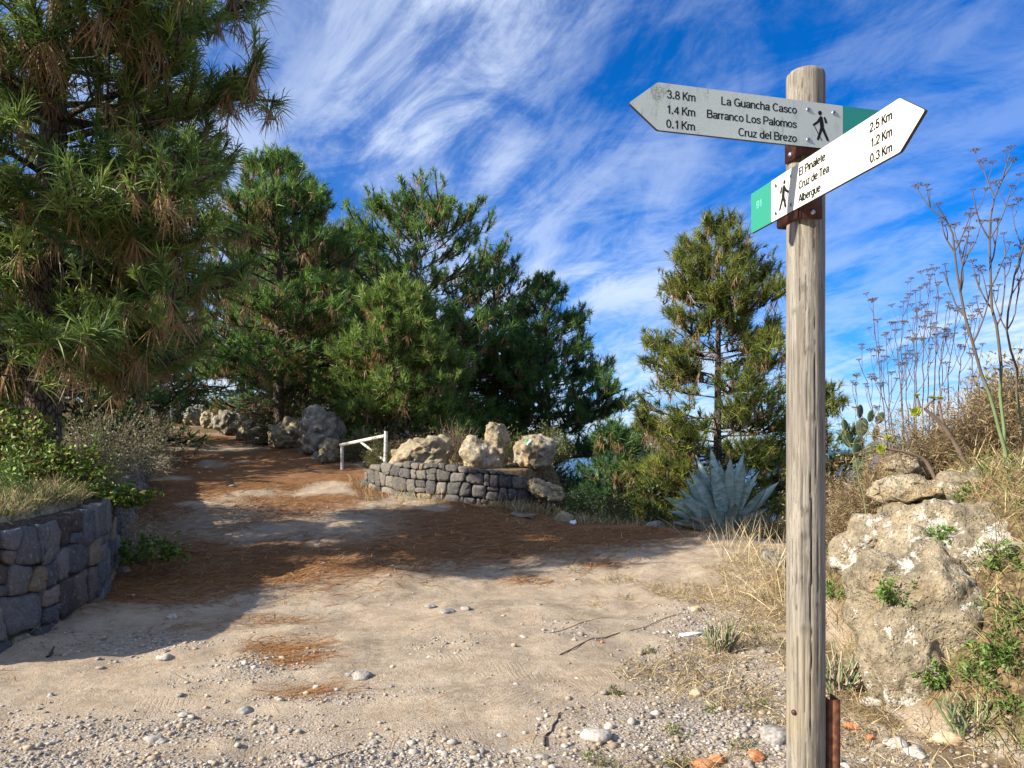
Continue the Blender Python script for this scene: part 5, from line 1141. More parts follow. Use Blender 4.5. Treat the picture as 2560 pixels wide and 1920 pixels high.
# ------------------------------------------------------------------ agave
def build_agave():
    c = P(1818, 1283, 12.5); c[2] = gz(c[0], c[1]) + .05
    root = empty('agave', c, 'large blue-grey agave with long pointed leaves at the brink', 'agave'); rng = np.random.default_rng(5)
    # (lean to the side in degrees, lean towards (-) or away from the camera, length, width, bend)
    lv = [(-62, -.2, 1.25, .17, .1), (-52, .1, 1.30, .19, .05), (-46, -.45, 1.15, .2, .25), (-38, .2, 1.35, .2, .0), (-33, -.3, 1.3, .22, .05), (-25, .3, 1.32, .2, .0), (-22, -.2, 1.38, .23, .02), (-14, -.35, 1.36, .24, .0), (-12, .4, 1.35, .2, 0),
          (-5, .1, 1.40, .19, 0), (-3, -.25, 1.28, .2, .0), (4, .35, 1.36, .18, 0), (8, -.2, 1.3, .18, .0), (13, .15, 1.36, .17, 0), (18, -.3, 1.2, .18, .04), (24, .2, 1.32, .17, .0), (30, -.15, 1.2, .17, .04), (38, .3, 1.3, .16, .03), (46, -.2, 1.18, .16, .1), (55, .1, 1.2, .16, .1),
          (-68, .4, 1.15, .17, .2), (-75, -.1, .95, .15, .3), (62, -.3, .95, .15, .2), (-30, -.75, .95, .19, .45), (10, -.8, .9, .18, .4), (0, .7, 1.2, .18, .1), (-58, -.6, .9, .16, .35)]
    n = 11; t = np.linspace(0, 1, n)
    for i, (sd, fb, L, w, bd) in enumerate(lv):
        L *= 1.0 * rng.uniform(.84, 1.08); sd = sd * .82 - 5; w *= rng.uniform(.8, 1.05)
        a = R(sd + rng.normal(0, 2)); d = unit(np.array([math.sin(a), fb * .75 + rng.normal(0, .05), math.cos(a)]))
        dn = unit(np.array([d[0], d[1], 0]) + 1e-6); rl = rng.uniform(-.6, .6); vw = unit(np.array([math.sin(rl), math.cos(rl), 0])); s_ = unit(np.cross(d, vw)); s_ = s_ if s_[0] > 0 else -s_; up = unit(np.cross(s_, d)); up = up if up[1] < 0 else -up
        if fb > 0: up = up if up[1] > 0 else -up
        path = c + np.outer(t * L, d); path[:, 2] -= bd * L * t ** 2.4 * .6; path += np.outer(t ** 2, dn) * bd * L * .1
        prof = w * 1.15 * np.interp(t, [0, .12, .35, .6, .8, .93, 1], [.62, .6, .92, 1.0, .70, .26, .0]) / 1.0
        th = .022 * (1 - t) + .004; cup = .30 * prof * (1 - t * .5)
        V = []
        for k in range(n):
            V += [path[k] - s_ * prof[k] / 2 - up * (-cup[k]), path[k] - s_ * prof[k] * .22 - up * (-cup[k] * .2), path[k] + s_ * prof[k] * .22 - up * (-cup[k] * .2), path[k] + s_ * prof[k] / 2 - up * (-cup[k]), path[k] + s_ * prof[k] * .2 - up * (th[k] + .01), path[k] - s_ * prof[k] * .2 - up * (th[k] + .01)]
        I = np.arange(n * 6).reshape(n, 6); q = np.stack([I[:-1], np.roll(I, -1, 1)[:-1], np.roll(I, -1, 1)[1:], I[1:]], -1).reshape(-1, 4)
        col = np.array([.20, .30, .275]) * rng.uniform(.8, 1.2)
        if sd < -55 and fb < .3: col = np.array([.19, .26, .09]) * rng.uniform(.8, 1.2)
        tt_ = np.repeat(t, 6)[:, None]; mg = np.tile([1, 0, 0, 1, 0, 0], n)[:, None]
        cv_ = np.where(tt_ > .94, np.array([.06, .04, .03]), col * (1 - .10 * mg) + np.array([.05, .045, .0]) * mg); cv_ = cv_ * np.where(tt_ < .12, .9, 1) + np.where(tt_ < .2, 1, 0) * np.array([.05, .05, .02])
        if i in (21, 22, 26): cv_ = cv_ * .25 + np.array([.26, .20, .12]) * .75      # withered outer leaves
        o = mesh('leaf', np.array(V), q, M['agave'], root, cv_, True)
build_agave()

# ------------------------------------------------------------------ fennel skeletons on the bank
def umbel_mesh():
    rng = np.random.default_rng(9); b = MB(); n = 13; p = np.zeros((n, 3, 3)); a = np.arange(n) * 2.4; r = .044 * np.sqrt((np.arange(n) + .6) / n)
    p[:, 2] = np.c_[r * np.cos(a), r * np.sin(a), .036 + rng.normal(0, .003, n)]; p[:, 1] = p[:, 2] * [.45, .45, .6]
    V, q = tubes(p, np.array([[.0011, .0009, .0008]]).repeat(n, 0), 3); b.add(V, q, (.16, .12, .08))
    I, T = ico(1)
    for k in range(n):
        for j in range(4):
            b.add(I * [.0042, .0042, .0034] + p[k, 2] + rng.normal(0, .0052, 3) * [1, 1, .5], T, np.array([.10, .075, .05]) * rng.uniform(.6, 1.6))
    V = np.concatenate(b.V); return mesh('umbel', V, [np.concatenate(b.F[3]), np.concatenate(b.F[4])], M['twig'], None, np.concatenate(b.C), link_=False)
UMB = umbel_mesh()
def fennel(label, ctrl, rad, seed, nbr, bl, group, sub=2, col=(.11, .09, .065), lowcol=(.15, .20, .09), bare=.35, size=1.0):
    rng = np.random.default_rng(seed); ctrl = np.asarray(ctrl, float); ctrl[0, 2] = min(ctrl[0, 2], gz(ctrl[0, 0], ctrl[0, 1]) - .03); root = empty('fennel_plant', ctrl[0], label, 'plant', group)
    t0 = np.linspace(0, 1, len(ctrl)); n = 14; t = np.linspace(0, 1, n); main = np.stack([np.interp(t, t0, ctrl[:, k]) for k in range(3)], 1)
    main[1:-1] = (main[:-2] + main[1:-1] * 2 + main[2:]) / 4; main[1:] += rng.normal(0, .006, (n - 1, 3))
    paths = [main]; radii = [np.linspace(rad, rad * .35, n)]; tips = [(main[-1], unit(main[-1] - main[-2]))]
    H = np.linalg.norm(main[-1] - main[0])
    def branch(p, d, L, r, lvl):
        pt = [p]; dd = d.copy()
        for k in range(n - 1):
            dd = unit(dd + np.array([0, 0, .10]) + rng.normal(0, .05, 3)); pt.append(pt[-1] + dd * L / (n - 1))
        pt = np.array(pt); paths.append(pt); radii.append(np.linspace(r, r * .5, n)); tips.append((pt[-1], dd))
        if lvl > 0:
            for k in range(rng.integers(1, sub + 1)):
                i = rng.integers(5, n - 2); sd = unit(unit(pt[i + 1] - pt[i]) + unit(rng.normal(0, 1, 3)) * .85 + [0, 0, .2]); branch(pt[i], sd, L * rng.uniform(.3, .55), r * .7, lvl - 1)
    for k in range(nbr):
        u = bare + (1 - bare) * (k + rng.uniform(.1, .9)) / nbr * .95; i = min(int(u * (n - 1)), n - 2); az = k * 2.4 + rng.normal(0, .4)
        d = unit(unit(main[i + 1] - main[i]) * .9 + np.array([math.cos(az), math.sin(az) * .7, .1]) * .75); branch(main[i], d, bl * H * (1.15 - .5 * u) * rng.uniform(.6, 1.15), rad * (.62 - .25 * u), 1)
    V, q = tubes(np.array(paths), np.array(radii) * 1.25, 5); cc = np.where(((V[:, 2] - ctrl[0, 2]) / max(.1, H) < .3)[:, None], np.array(lowcol), np.array(col))
    mesh('stem', V, q, M['twig'], root, cc, True)
    for (p, d) in tips:
        u = bpy.data.objects.new('umbel', UMB); z = Vector(unit(d * .6 + np.array([0, 0, .8])).tolist()); u.rotation_euler = z.to_track_quat('Z', 'Y').to_euler(); u.rotation_euler.rotate_axis('Z', rng.uniform(0, 6)); s_ = rng.uniform(.45, .95) * size
        u.scale = (s_,) * 3; u.location = Vector([float(v) for v in (p - ctrl[0])]); link(u, root)
G = 'dried fennel on the bank'
pl = lambda pts, Y: [P(x, y, Y) for x, y in pts]
fennel('tall dried fennel with a thick green foot, leaning left over the bank', pl([(2524, 1145), (2500, 1060), (2472, 985), (2415, 815), (2398, 695), (2381, 586), (2345, 520)], 5.4), .0115, 1, 7, .24, G, 2, bare=.45)
fennel('tallest dried fennel, its top umbel above all the others', pl([(2512, 1150), (2507, 960), (2501, 844), (2472, 752), (2478, 620), (2474, 500), (2532, 405)], 5.5), .0105, 2, 8, .22, G, 2, bare=.38)
fennel('dried fennel with bent stalk right of the tallest one', pl([(2560, 1150), (2545, 960), (2510, 800), (2545, 660), (2580, 560)], 5.6), .009, 3, 6, .24, G, 2, bare=.4)
FEN = [(2180, 760, 2240), (2215, 840, 2250), (2150, 905, 2235), (2255, 760, 2270), (2290, 735, 2290), (2320, 720, 2310), (2345, 715, 2330), (2370, 760, 2345), (2235, 815, 2265), (2395, 780, 2370), (2285, 800, 2285), (2330, 790, 2325), (2190, 880, 2250), (2420, 820, 2395), (2360, 830, 2350), (2130, 960, 2210), (2440, 790, 2420), (2265, 870, 2285)]
for i, (tx, ty, bx_) in enumerate(FEN):
    Y = 6.3 + (i * 7 % 10) * .11; b_ = P(bx_, 1085, Y); b_[2] = min(b_[2], gz(b_[0], b_[1]) + .12); t_ = P(tx, ty, Y)
    mid = b_ * .5 + t_ * .5 + [(-.02 if i % 2 else .02), .03, .03]
    fennel('thin dried fennel stalk in the thicket between the post and the tall fennels', [b_, mid, t_], .0052, 30 + i, 4, .27, G, 1, col=(.11, .085, .07), lowcol=(.17, .13, .09), bare=.5, size=.95)
fennel('thin green-stemmed fennel right beside the post', pl([(2190, 1330), (2165, 1250), (2130, 1130), (2095, 1030)], 5.6), .0045, 71, 3, .2, G, 1, col=(.17, .19, .09), lowcol=(.15, .20, .08), bare=.5, size=.6)

# ------------------------------------------------------------------ succulents
def rosette_mesh():
    b = MB(); n = 34
    for k in range(n):
        a = k * 2.399963; r = .012 + .030 * (k / n); L = .020 + .016 * (k / n); el = 1.25 - 1.05 * (k / n)
        d = np.array([math.cos(a) * math.cos(el), math.sin(a) * math.cos(el), math.sin(el)]); s_ = np.array([-math.sin(a), math.cos(a), 0]); base = np.array([math.cos(a), math.sin(a), 0]) * .004 + [0, 0, .006 * (1 - k / n)]
        u = np.cross(s_, d); w = L * .62
        V = [base - s_ * w * .2, base + s_ * w * .2, base + d * L * .6 + s_ * w * .5 + u * .002, base + d * L * .95 + s_ * w * .28, base + d * L * 1.0, base + d * L * .95 - s_ * w * .28, base + d * L * .6 - s_ * w * .5 + u * .002]
        c_ = np.array([.30, .34, .05]) * (1.25 - .35 * k / n)
        b.add(np.array(V), np.array([[0, 1, 2], [0, 2, 6], [2, 3, 6], [3, 5, 6], [3, 4, 5]]), c_)
    return mesh('rosette', np.concatenate(b.V), np.concatenate(b.F[3]), M['leaf'], None, np.concatenate(b.C), link_=False)
ROS = rosette_mesh()
def aeonium(label, stems, ros, r0):
    stems[0][0][2] = min(stems[0][0][2], gz(stems[0][0][0], stems[0][0][1]) - .02)
    root = empty('aeonium', stems[0][0], label, 'succulent', 'rosette succulents on the bank')
    for k, st in enumerate(stems):
        st = np.array(st); t0 = np.linspace(0, 1, len(st)); t = np.linspace(0, 1, 12); p = np.stack([np.interp(t, t0, st[:, i]) for i in range(3)], 1); p[1:-1] = (p[:-2] + 2 * p[1:-1] + p[2:]) / 4
        r = r0 * (1 if k == 0 else .5); V, q = tubes(p[None], np.linspace(r, r * .6, 12)[None] * (1 + .12 * np.sin(np.arange(12) * 2.2))[None], 9); mesh('stem', V, q, M['twig'], root, np.full((len(V), 3), .5) * [.34, .25, .18], True)
    for (p, d, s_) in ros:
        o = bpy.data.objects.new('rosette', ROS); o.rotation_euler = Vector(d).normalized().to_track_quat('Z', 'Y').to_euler(); o.scale = (s_,) * 3; o.location = Vector([float(v) for v in (p - np.array(stems[0][0]))]); link(o, root)
Y = 5.75
aeonium('thick-stemmed rosette succulent arching left above the pale slab', [pl([(2425, 1185), (2395, 1120), (2360, 1065), (2312, 1022)], Y), pl([(2358, 1062), (2352, 1030), (2347, 1002)], Y), pl([(2312, 1022), (2325, 1006), (2338, 998)], Y), pl([(2300, 1020), (2293, 990)], Y)],
        [(P(2290, 1030, Y), (-.45, -.85, .1), 1.15), (P(2330, 997, Y), (.1, -.2, 1), .9), (P(2350, 998, Y), (.1, -.2, 1), .9), (P(2292, 990, Y), (-.2, -.3, 1), .8)], .021)
aeonium('lower rosette succulent reaching left towards the post', [pl([(2360, 1195), (2320, 1150), (2265, 1130), (2212, 1122)], Y), pl([(2245, 1128), (2262, 1170), (2290, 1195)], Y), pl([(2230, 1124), (2232, 1112)], Y), pl([(2225, 1122), (2222, 1100)], Y), pl([(2258, 1128), (2258, 1114)], Y)],
        [(P(2204, 1123, Y), (-.6, -.75, .1), 1.05), (P(2222, 1096, Y), (-.5, -.5, .7), .8), (P(2234, 1108, Y), (0, -.3, 1), .6), (P(2258, 1111, Y), (0, -.3, 1), .5)], .016)
aeonium('pair of small rosettes at the foot of the tall fennel', [pl([(2560, 1172), (2540, 1166), (2522, 1162)], 5.5), pl([(2545, 1168), (2532, 1155), (2521, 1146)], 5.5)], [(P(2518, 1161, 5.5), (-.3, -.8, .5), .75), (P(2519, 1143, 5.5), (-.2, -.6, .8), .85), (P(2545, 1158, 5.5), (.1, -.5, .8), .6)], .010)
def build_cactus():
    c = gp(2150, 9.3); root = empty('prickly_pear', c, 'dark prickly pear standing between the post and the fennel thicket', 'cactus'); rng = np.random.default_rng(3); V0, T = ico(3)
    V0 = V0.copy(); V0[:, 0] *= 1 - .18 * (V0[:, 2] < 0) * np.abs(V0[:, 2])
    top = P(2150, 1012, 9.3)[2] - c[2]
    for (dx, f, s_, a, tz) in [(0, .10, .17, .05, .2), (.02, .32, .16, -.1, -.2), (-.03, .55, .14, .1, .3), (.03, .76, .12, .15, -.3), (.0, .93, .085, .1, .4), (.13, .52, .12, .6, -.3), (.2, .70, .10, .4, .5), (.24, .86, .08, .5, -.2), (-.14, .62, .10, -.6, .1), (.12, .88, .075, .3, .2), (-.19, .78, .08, -.4, .3)]:
        p = c + np.array([dx, .02 * math.sin(dx * 40), f * top]); V = V0 * [s_ * .62, s_ * .16, s_]; ca, sa = math.cos(a), math.sin(a); V = np.stack([V[:, 0] * ca + V[:, 2] * sa, V[:, 1], -V[:, 0] * sa + V[:, 2] * ca], 1); ca, sa = math.cos(tz), math.sin(tz); V = np.stack([V[:, 0] * ca - V[:, 1] * sa, V[:, 0] * sa + V[:, 1] * ca, V[:, 2]], 1)
        mesh('pad', V + p, T, M['cactus'], root, None, True)
build_cactus()

# ------------------------------------------------------------------ dry growth on the right bank
RNG = np.random.default_rng(310)
inb = lambda x, y: inside(x, y, BANK + [(40, 20), (40, -3.0)])
xy = scatter(24000, 1.9, 6.0, 3.2, 12.5, lambda x, y: inb(x, y) & (n2(x, y, 1.3, 15) > -.5))
grass_object('dry_grass', 'tangled straw and dead stalks covering the right bank', xy, .30, .0055, STRAW + DULL + GRN[2:3], tilt=.6, droop=.5)
for i, (px, py, Y, rad, lab) in enumerate([(2330, 1080, 6.3, (.62, .45, .58), 'dense brown dead thicket under the fennel stalks'), (2480, 1095, 6.0, (.55, .45, .6), 'dead stalks massed round the feet of the tall fennels'), (2200, 1150, 7.0, (.55, .45, .5), 'tawny dead thicket left of the rosette succulents'), (2120, 1210, 7.6, (.5, .45, .45), 'straw-coloured thicket just right of the post'), (2540, 1000, 6.2, (.35, .4, .75), 'leafy dry bush at the right end of the bank top')]):
    c = P(px, py, Y); c[2] = min(c[2], gz(c[0], c[1]) + .02)
    bush('dry_thicket', lab, 'bush', c, rad, 420, 5200 if i < 4 else 2600, .06, .008 if i < 4 else .02, DULL + [(.30, .22, .12), (.36, .27, .16)] if i < 4 else [(.15, .15, .05), (.22, .18, .08), (.30, .23, .12)], (.25, .185, .115), .0027, seed=320 + i, leafkind='strip' if i < 4 else 'leaf', mat='dry', group='dead thickets on the bank', wig=.3)
# (weed positions were surveyed on the rock right after it was built)
WEED = [(.09, .17, .03), (.12, .21, .045), (.16, .22, .05)]
for i, (px, py, Y, s_, lab) in enumerate([(2240, 1490, 4.85, .13, 'leafy weed growing on the face of the huge lichen outcrop'), (2520, 1400, 4.75, .16, 'leafy weed with yellow bloom on the upper right of the huge outcrop'), (2500, 1620, 4.55, .17, 'weed patch on the right flank of the huge outcrop'), (2550, 1540, 4.5, .18, 'large weed clump at the right flank of the huge outcrop'), (2460, 1690, 4.5, .16, 'spreading weed low on the right flank of the huge outcrop'), (2350, 1345, 4.9, .10, 'small weed in a crack near the top of the huge outcrop'), (2545, 1660, 4.4, .16, 'weed clump in the straw below the large one'), (2330, 1690, 4.6, .08, 'tiny weed at the bare foot of the huge outcrop'), (2085, 1480, 6.2, .17, 'green weed at the foot of the bank behind the post'), (2100, 1380, 6.6, .14, 'green weed higher on the bank behind the post'), (2420, 1240, 5.35, .09, 'small green weed on the rock ledge'), (2530, 1770, 4.2, .12, 'yellow-green seedling at the low right of the bank'), (1990, 1180, 8.9, .2, 'green weed showing just right of the agave')]):
    c = WEEDPOS.get((px, py), P(px, py, Y)) - np.array([0, 0, s_ * .15]); bush('weed', lab, 'weed', c, (s_, s_, s_ * .9), 34, 330, .036, .014, WEED, (.13, .15, .05), .0018, seed=340 + i, group='green weeds')
def kleinia(label, c, n, h, seed):
    rng = np.random.default_rng(seed); root = empty('pencil_succulent', c, label, 'succulent', 'pencil-stemmed succulents'); c = np.asarray(c)
    for k in range(n):
        a = rng.uniform(0, 6.28); sp_ = rng.uniform(.1, .8); d = unit(np.array([math.cos(a) * sp_, math.sin(a) * sp_, 1])); p = np.array([c + d * t * h * rng.uniform(.5, 1.0) + rng.normal(0, .012, 3) + np.array([math.cos(a), math.sin(a), 0]) * .05 for t in np.linspace(0, 1, 5)]); p = p[np.argsort(p[:, 2])]; p[0, 2] = c[2] - .03
        V, q = tubes(p[None], np.array([[.004, .006, .0065, .006, .003]]) * rng.uniform(.6, 1.2), 7); green = rng.random() < .6
        mesh('stem', V, q, M['twig'], root, np.broadcast_to(np.array([.15, .20, .09] if green else [.33, .28, .20]) * rng.uniform(.8, 1.2), (len(V), 3)), True)
kleinia('pencil-stemmed succulent clump beside the white plastic strip', gp(1805, 6.05), 46, .30, 1)
kleinia('pencil-stemmed succulent between the post and the huge outcrop', gp(2095, 4.95), 44, .32, 2)
kleinia('green and white stalk clump at the foot of the huge outcrop', gp(2420, 4.05), 18, .24, 3)
for i, (px, Y, s_, lab) in enumerate([(1540, 5.0, .07, 'small green seedling in the gravel beside the pale oblong stone'), (1700, 4.35, .10, 'green seedling in the gravel above the brick pieces'), (1790, 4.7, .07, 'small green seedling in the gravel near the post foot'), (1890, 4.75, .09, 'seedling in the gravel touching the post'), (1690, 3.95, .10, 'dusty seedling right by the orange brick pieces'), (1900, 6.6, .17, 'thorny yellow-green shoot right of the pencil succulent'), (1930, 6.1, .14, 'yellow-green weed just left of the post'), (1905, 7.6, .15, 'dark green tuft with a dead spike left of the post'), (1620, 6.1, .05, 'tiny weed in the gravel edge'), (1490, 3.95, .09, 'dusty weed at the very edge of the gravel'), (1850, 4.1, .08, 'weed beside the large grey stone near the post')]):
    bush('weed', lab, 'weed', gp(px, Y), (s_ * RNG.uniform(.7, 1.2), s_, s_ * RNG.uniform(.5, 1.0)), 18, 110, .026, .010, [(.13, .16, .05), (.17, .19, .06), (.24, .22, .10), (.10, .14, .04)], (.22, .17, .10), .0016, seed=360 + i, group='green weeds')
RNG = np.random.default_rng(312)
xy = scatter(11000, 2.4, 4.4, 3.4, 5.9, lambda x, y: inb(x, y))
grass_object('dry_grass', 'matted straw and green blades beside the huge lichen outcrop', xy, .22, .0045, STRAW + GRN[:3], tilt=.8, droop=.5)
RNG = np.random.default_rng(311)
sh = lambda x, y: ~inb(x, y)
xy = scatter(3800, .6, 3.4, 3.4, 10.5, lambda x, y: sh(x, y) & (pdist(x, y, BANK) < .25 + .75 * np.abs(n2(x, y, .9, 17)) + .25 * (y < 6)))
grass_object('dry_grass', 'flattened straw and dead stalks on the verge below the right bank', np.concatenate([xy, scatter(26000, .5, 3.0, 3.3, 9.5, lambda x, y: sh(x, y) & (n2(x, y, 1.6, 19, 4) + .32 * (x - 1.25 - .05 * (y - 4)) > .02))]), .22, .0042, STRAW[:4] + DULL[:2], tilt=1.3, droop=.5)
xy = around([gp(x, y_) for x, y_ in ((1960, 8.6), (1900, 9.3), (1850, 9.9), (1940, 7.6), (1800, 10.6))], 60, .18)
grass_object('dry_grass', 'tall pale dead stalks on the verge left of the post', xy, .55, .006, STRAW[:2] + [(.55, .47, .31)], tilt=.55, droop=.2)

# ------------------------------------------------------------------ stones, gravel, needles and rubbish on the track
def pebbles(xy, r, cols, seed, sink=.25):
    rng = np.random.default_rng(seed); I, T = ico(1); n = len(xy); V0, T0 = ico(1); V0 = V0; 
    z = ground_z(xy[:, 0], xy[:, 1]); k = rng.uniform(.7, 1.25, (n, len(V0))); sc = np.c_[rng.uniform(.75, 1.35, (n, 2)), rng.uniform(.45, .8, n)] * r[:, None]
    a = rng.uniform(0, 6.28, n); X = V0[None] * k[..., None] * sc[:, None, :]
    x = X[..., 0] * np.cos(a)[:, None] - X[..., 1] * np.sin(a)[:, None]; y = X[..., 0] * np.sin(a)[:, None] + X[..., 1] * np.cos(a)[:, None]
    V = np.stack([x + xy[:, :1], y + xy[:, 1:], X[..., 2] + (z + r * (.45 - sink))[:, None]], -1).reshape(-1, 3)
    F_ = (T0[None] + (np.arange(n) * len(V0))[:, None, None]).reshape(-1, 3)
    cc = np.array(cols)[rng.integers(0, len(cols), n)] * rng.uniform(.7, 1.25, (n, 1)); return V, F_, np.repeat(cc, len(V0), 0)



GC = [(.36, .32, .27), (.31, .28, .245), (.41, .37, .315), (.22, .205, .19), (.34, .27, .20), (.30, .235, .165)]
RNG = np.random.default_rng(400)
cand = np.c_[RNG.uniform(-4.2, 3.2, 110000), RNG.uniform(3.3, 9.5, 110000)]
need_, grav_, veg_, _ = masks(cand[:, 0], cand[:, 1])
keep = RNG.random(len(cand)) < np.clip(grav_ * 1.2 - .04, .035, 1) * np.clip(1.35 - cand[:, 1] / 9, .12, 1) * .55
kk = keep & ~(inl(cand[:, 0], cand[:, 1])); xy = cand[kk]; r = np.clip(RNG.lognormal(-4.85, .5, len(xy)), .004, .032) * np.where(grav_[kk] > .08, 1, .6)
V, F_, C_ = pebbles(xy, r, GC, 5); o = mesh('gravel', V, F_, M['pebble'], None, C_); tag(o, 'loose pale gravel strewn over the dirt track', 'gravel', None, 'stuff')
# bigger stones one by one
def loose(label, px, py_or_Y, r, seed, col='boulder', grp='loose stones on the track', flat=.55):
    c = gp(px, py_or_Y); V, T = rock_mesh(r * 1.2, r, r * flat, seed, sub=3, facets=8, rough=.12, rotz=seed * 1.3); o = mesh('stone', V + c + [0, 0, r * flat * .12], T, M[col], None, None, True, loc=c); crag(o.data, c * 8, seed, r * 1.6); tag(o, label, 'stone', grp)
M['stone_pale'] = mat_plain('pale_stone', (.40, .365, .315), .9, 0, .2, .28, 45, .6); M['stone_grey'] = mat_plain('grey_stone', (.27, .25, .225), .9, 0, .2, .3, 45, .6); M['stone_tan'] = mat_plain('tan_stone', (.52, .38, .24), .9, 0, .2, .25, 45, .6)
YF = lambda py: F * CAM_H / (py - HZ)
for i, (px, py, r, m_, lab) in enumerate([(1490, 1835, .075, 'stone_pale', 'pale oblong stone in the gravel left of the brick pieces'), (1742, 1735, .055, 'stone_tan', 'upright tan stone in the gravel'), (1075, 1525, .06, 'stone_grey', 'dark grey stone half buried in the middle of the track'), (1118, 1538, .07, 'stone_grey', 'largest dark stone half buried in the middle of the track'), (1165, 1532, .05, 'stone_grey', 'small dark stone right of the half-buried pair'), (412, 1640, .055, 'stone_pale', 'flat white stone on the sunlit track below the wall'), (430, 1548, .06, 'stone_pale', 'flat white stone in the shade near the wall foot'), (310, 1465, .085, 'stone_grey', 'pointed grey stone at the corner of the basalt wall'), (795, 1417, .04, 'stone_pale', 'lone white stone in the shade on the track'),
        (905, 1690, .075, 'stone_grey', 'broad grey stone next to the needle patch'), (875, 1683, .035, 'stone_grey', 'small round grey stone next to the needle patch'), (615, 1755, .05, 'stone_grey', 'sharp dark stone on the left gravel strip'), (385, 1825, .05, 'stone_grey', 'dark split stone on the left gravel strip'), (580, 1335, .06, 'stone_grey', 'shaded stone in the middle of the upper track'), (1495, 1335, .03, 'stone_grey', 'flat stone beyond the tree shadow'), (2035, 1660, .04, 'stone_pale', 'pale stone tucked behind the post'), (1940, 1850, .10, 'stone_grey', 'large grey stone beside the foot of the post'), (1350, 1795, .025, 'stone_pale', 'white pebble at the gravel edge'), (1740, 1540, .06, 'stone_tan', 'tan stone behind the white plastic strip'), (2180, 1780, .06, 'stone_pale', 'pale stone at the foot of the huge outcrop'), (2240, 1880, .07, 'stone_pale', 'white flat stone on the verge right of the post'), (2290, 1905, .06, 'stone_pale', 'pale stone at the near end of the verge'), (2370, 1880, .08, 'stone_tan', 'tan stone in the straw at the foot of the bank'), (1030, 1840, .03, 'stone_pale', 'white pebble lying on its own among the tyre marks'), (935, 1835, .028, 'stone_grey', 'round grey pebble lying on its own among the tyre marks')]):
    loose(lab, px, YF(py), r, 500 + i, m_)
RNG = np.random.default_rng(401)
for i in range(48):
    px = RNG.uniform(40, 1500); py = RNG.uniform(1440, 1900); loose('small grey stone embedded in the dirt of the track', px, YF(py), RNG.uniform(.014, .034), 600 + i, 'stone_pale' if i % 3 else 'stone_grey', 'small stones embedded in the track', .5)
# fallen needles
RNG = np.random.default_rng(402)
cand = np.c_[RNG.uniform(-6.5, 4, 120000), RNG.uniform(3.6, 15, 120000)]; need_, _, veg_, _ = masks(cand[:, 0], cand[:, 1])
pk = np.clip((need_ - .12) * 1.3, .004, 1) * np.clip(1.5 - cand[:, 1] / 12, .25, 1); keep = (RNG.random(len(cand)) < pk * np.where(cand[:, 1] < 7.4, 1.6, .75)) & ~inl(cand[:, 0], cand[:, 1]); xy = cand[keep]; n = len(xy)
a = np.where(RNG.random(n) < .6, RNG.normal(.3, .6, n), RNG.uniform(0, 6.28, n)); L = RNG.uniform(.09, .22, n); e1 = xy + np.c_[np.cos(a), np.sin(a)] * L[:, None]
z0 = ground_z(xy[:, 0], xy[:, 1]) + RNG.uniform(.001, .014, n); z1 = ground_z(e1[:, 0], e1[:, 1]) + RNG.uniform(.001, .02, n); w = (RNG.uniform(.0016, .003, n) * np.clip(xy[:, 1] / 6, .8, 2))[:, None]; s_ = np.c_[-np.sin(a), np.cos(a)] * w
V = np.stack([np.c_[xy - s_, z0], np.c_[xy + s_, z0], np.c_[e1 + s_, z1], np.c_[e1 - s_, z1]], 1).reshape(-1, 3); q = np.arange(4 * n).reshape(n, 4)
cc = np.array([(.40, .20, .075), (.30, .14, .05), (.48, .28, .12), (.22, .10, .04)])[RNG.integers(0, 4, n)] * RNG.uniform(.8, 1.2, (n, 1))
o = mesh('pine_needle_litter', V, q, M['dry'], None, np.repeat(cc, 4, 0)); tag(o, 'orange-brown fallen pine needles lying on the track', 'pine needles', None, 'stuff')
# fallen twigs
def stick(label, pts, r, col, seed):
    rng = np.random.default_rng(seed); g = [np.array([gp(px, YF(py))[0], YF(py), 0]) for px, py in pts]; t0 = np.linspace(0, 1, len(g)); t = np.linspace(0, 1, 12); p = np.stack([np.interp(t, t0, [q[k] for q in g]) for k in range(3)], 1); p[:, :2] += rng.normal(0, .008, (12, 2)); p[:, 2] = ground_z(p[:, 0], p[:, 1]) + r * .8
    V, q = tubes(p[None], np.linspace(r, r * .45, 12)[None], 6); c = p[0]; o = mesh('fallen_twig', V, q, M['twig'], None, np.broadcast_to(np.array(col), (len(V), 3)), True, loc=c); tag(o, label, 'twig', 'fallen twigs on the track')
stick('long thin dark twig lying on the bare sand', [(1400, 1645), (1470, 1610), (1560, 1585), (1660, 1550), (1720, 1545)], .005, (.14, .09, .06), 1)
stick('thin curved twig above the long dark one', [(1380, 1590), (1430, 1575), (1480, 1555), (1530, 1545)], .004, (.22, .15, .10), 2)
stick('short black twig at the gravel edge', [(1355, 1850), (1380, 1815), (1400, 1785)], .008, (.05, .04, .035), 3)
stick('pale straight stick among the tyre marks', [(810, 1880), (880, 1855), (940, 1845)], .005, (.30, .22, .14), 4)
stick('short dark twig near the wall foot on the sunlit track', [(122, 1635), (130, 1622), (138, 1612)], .010, (.06, .05, .05), 5)
stick('reddish bramble cane lying at the foot of the huge outcrop', [(2440, 1745), (2490, 1700), (2540, 1670)], .005, (.26, .08, .04), 6)
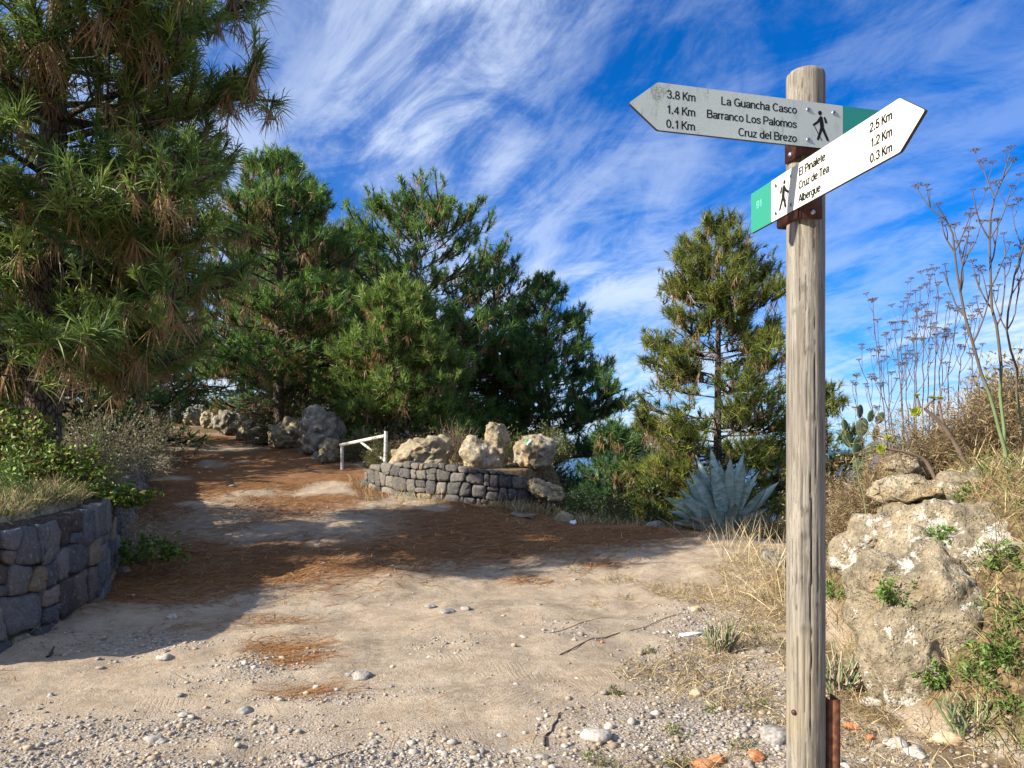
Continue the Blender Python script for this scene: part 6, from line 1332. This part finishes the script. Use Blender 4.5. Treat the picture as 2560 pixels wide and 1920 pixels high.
# broken brick and rubbish
for i, (px, py, r, lab) in enumerate([(1760, 1905, (.075, .05, .022), 'long flat piece of orange brick at the near verge'), (1795, 1895, (.05, .04, .03), 'thicker piece of orange brick touching the long flat one'), (1888, 1905, (.06, .045, .024), 'rounded orange brick piece by the post foot'), (2130, 1830, (.05, .035, .024), 'orange brick piece just right of the steel foot'), (2175, 1860, (.028, .025, .02), 'small orange brick chip right of the steel foot'), (1375 + 130, 1612, (.02, .016, .01), 'tiny orange brick chip at the gravel edge')]):
    c = gp(px, YF(py)); V, T = rock_mesh(*r, 700 + i, sub=3, facets=12, rough=.07, rotz=i * .8); o = mesh('brick_fragment', V + c + [0, 0, r[2] * .5], T, M['brick'], None, None, True, loc=c); tag(o, lab, 'brick', 'brick pieces on the verge')
c = gp(1735, YF(1588)); root = empty('plastic_strip', c, 'broken white plastic channel strip lying in the straw', 'litter')
for k, (o0, o1) in enumerate([(-.03, -.004), (.004, .03)]):
    d = np.array([.96, .28, .06]); s_ = np.array([-.28, .96, 0]); L = .26 - .03 * k; Vv = []
    for (u, v, zz) in [(0, o0, 0), (L, o0, 0), (L, o1, 0), (0, o1, 0), (0, o0, .014), (L, o0, .014), (L, o1, .014), (0, o1, .014)]: Vv.append(c + d * (u - .13) + s_ * v + [0, 0, zz + .02])
    mesh('channel_side', np.array(Vv), np.array([[0, 3, 2, 1], [4, 5, 6, 7], [0, 1, 5, 4], [1, 2, 6, 5], [2, 3, 7, 6], [3, 0, 4, 7]]), M['plastic'], root)
c = gp(1433, 12.4); V, T = rock_mesh(.07, .05, .045, 800, sub=3, facets=14, rough=.3); tag(mesh('paper_scrap', V + c + [0, 0, .03], T, M['plastic'], None, None, False, loc=c), 'crumpled white paper scrap beside the dry grass clump', 'litter')
# bare sapling by the roadside boulders
RNG = np.random.default_rng(403); c = gp(765, 20.2); bush('bare_sapling', 'leafless forked sapling between the two largest roadside boulders', 'sapling', c + [0, 0, .15], (.28, .2, .95), 5, 0, .1, .1, [(1, 1, 1)], (.30, .27, .20), .012, 'up', None, 404)
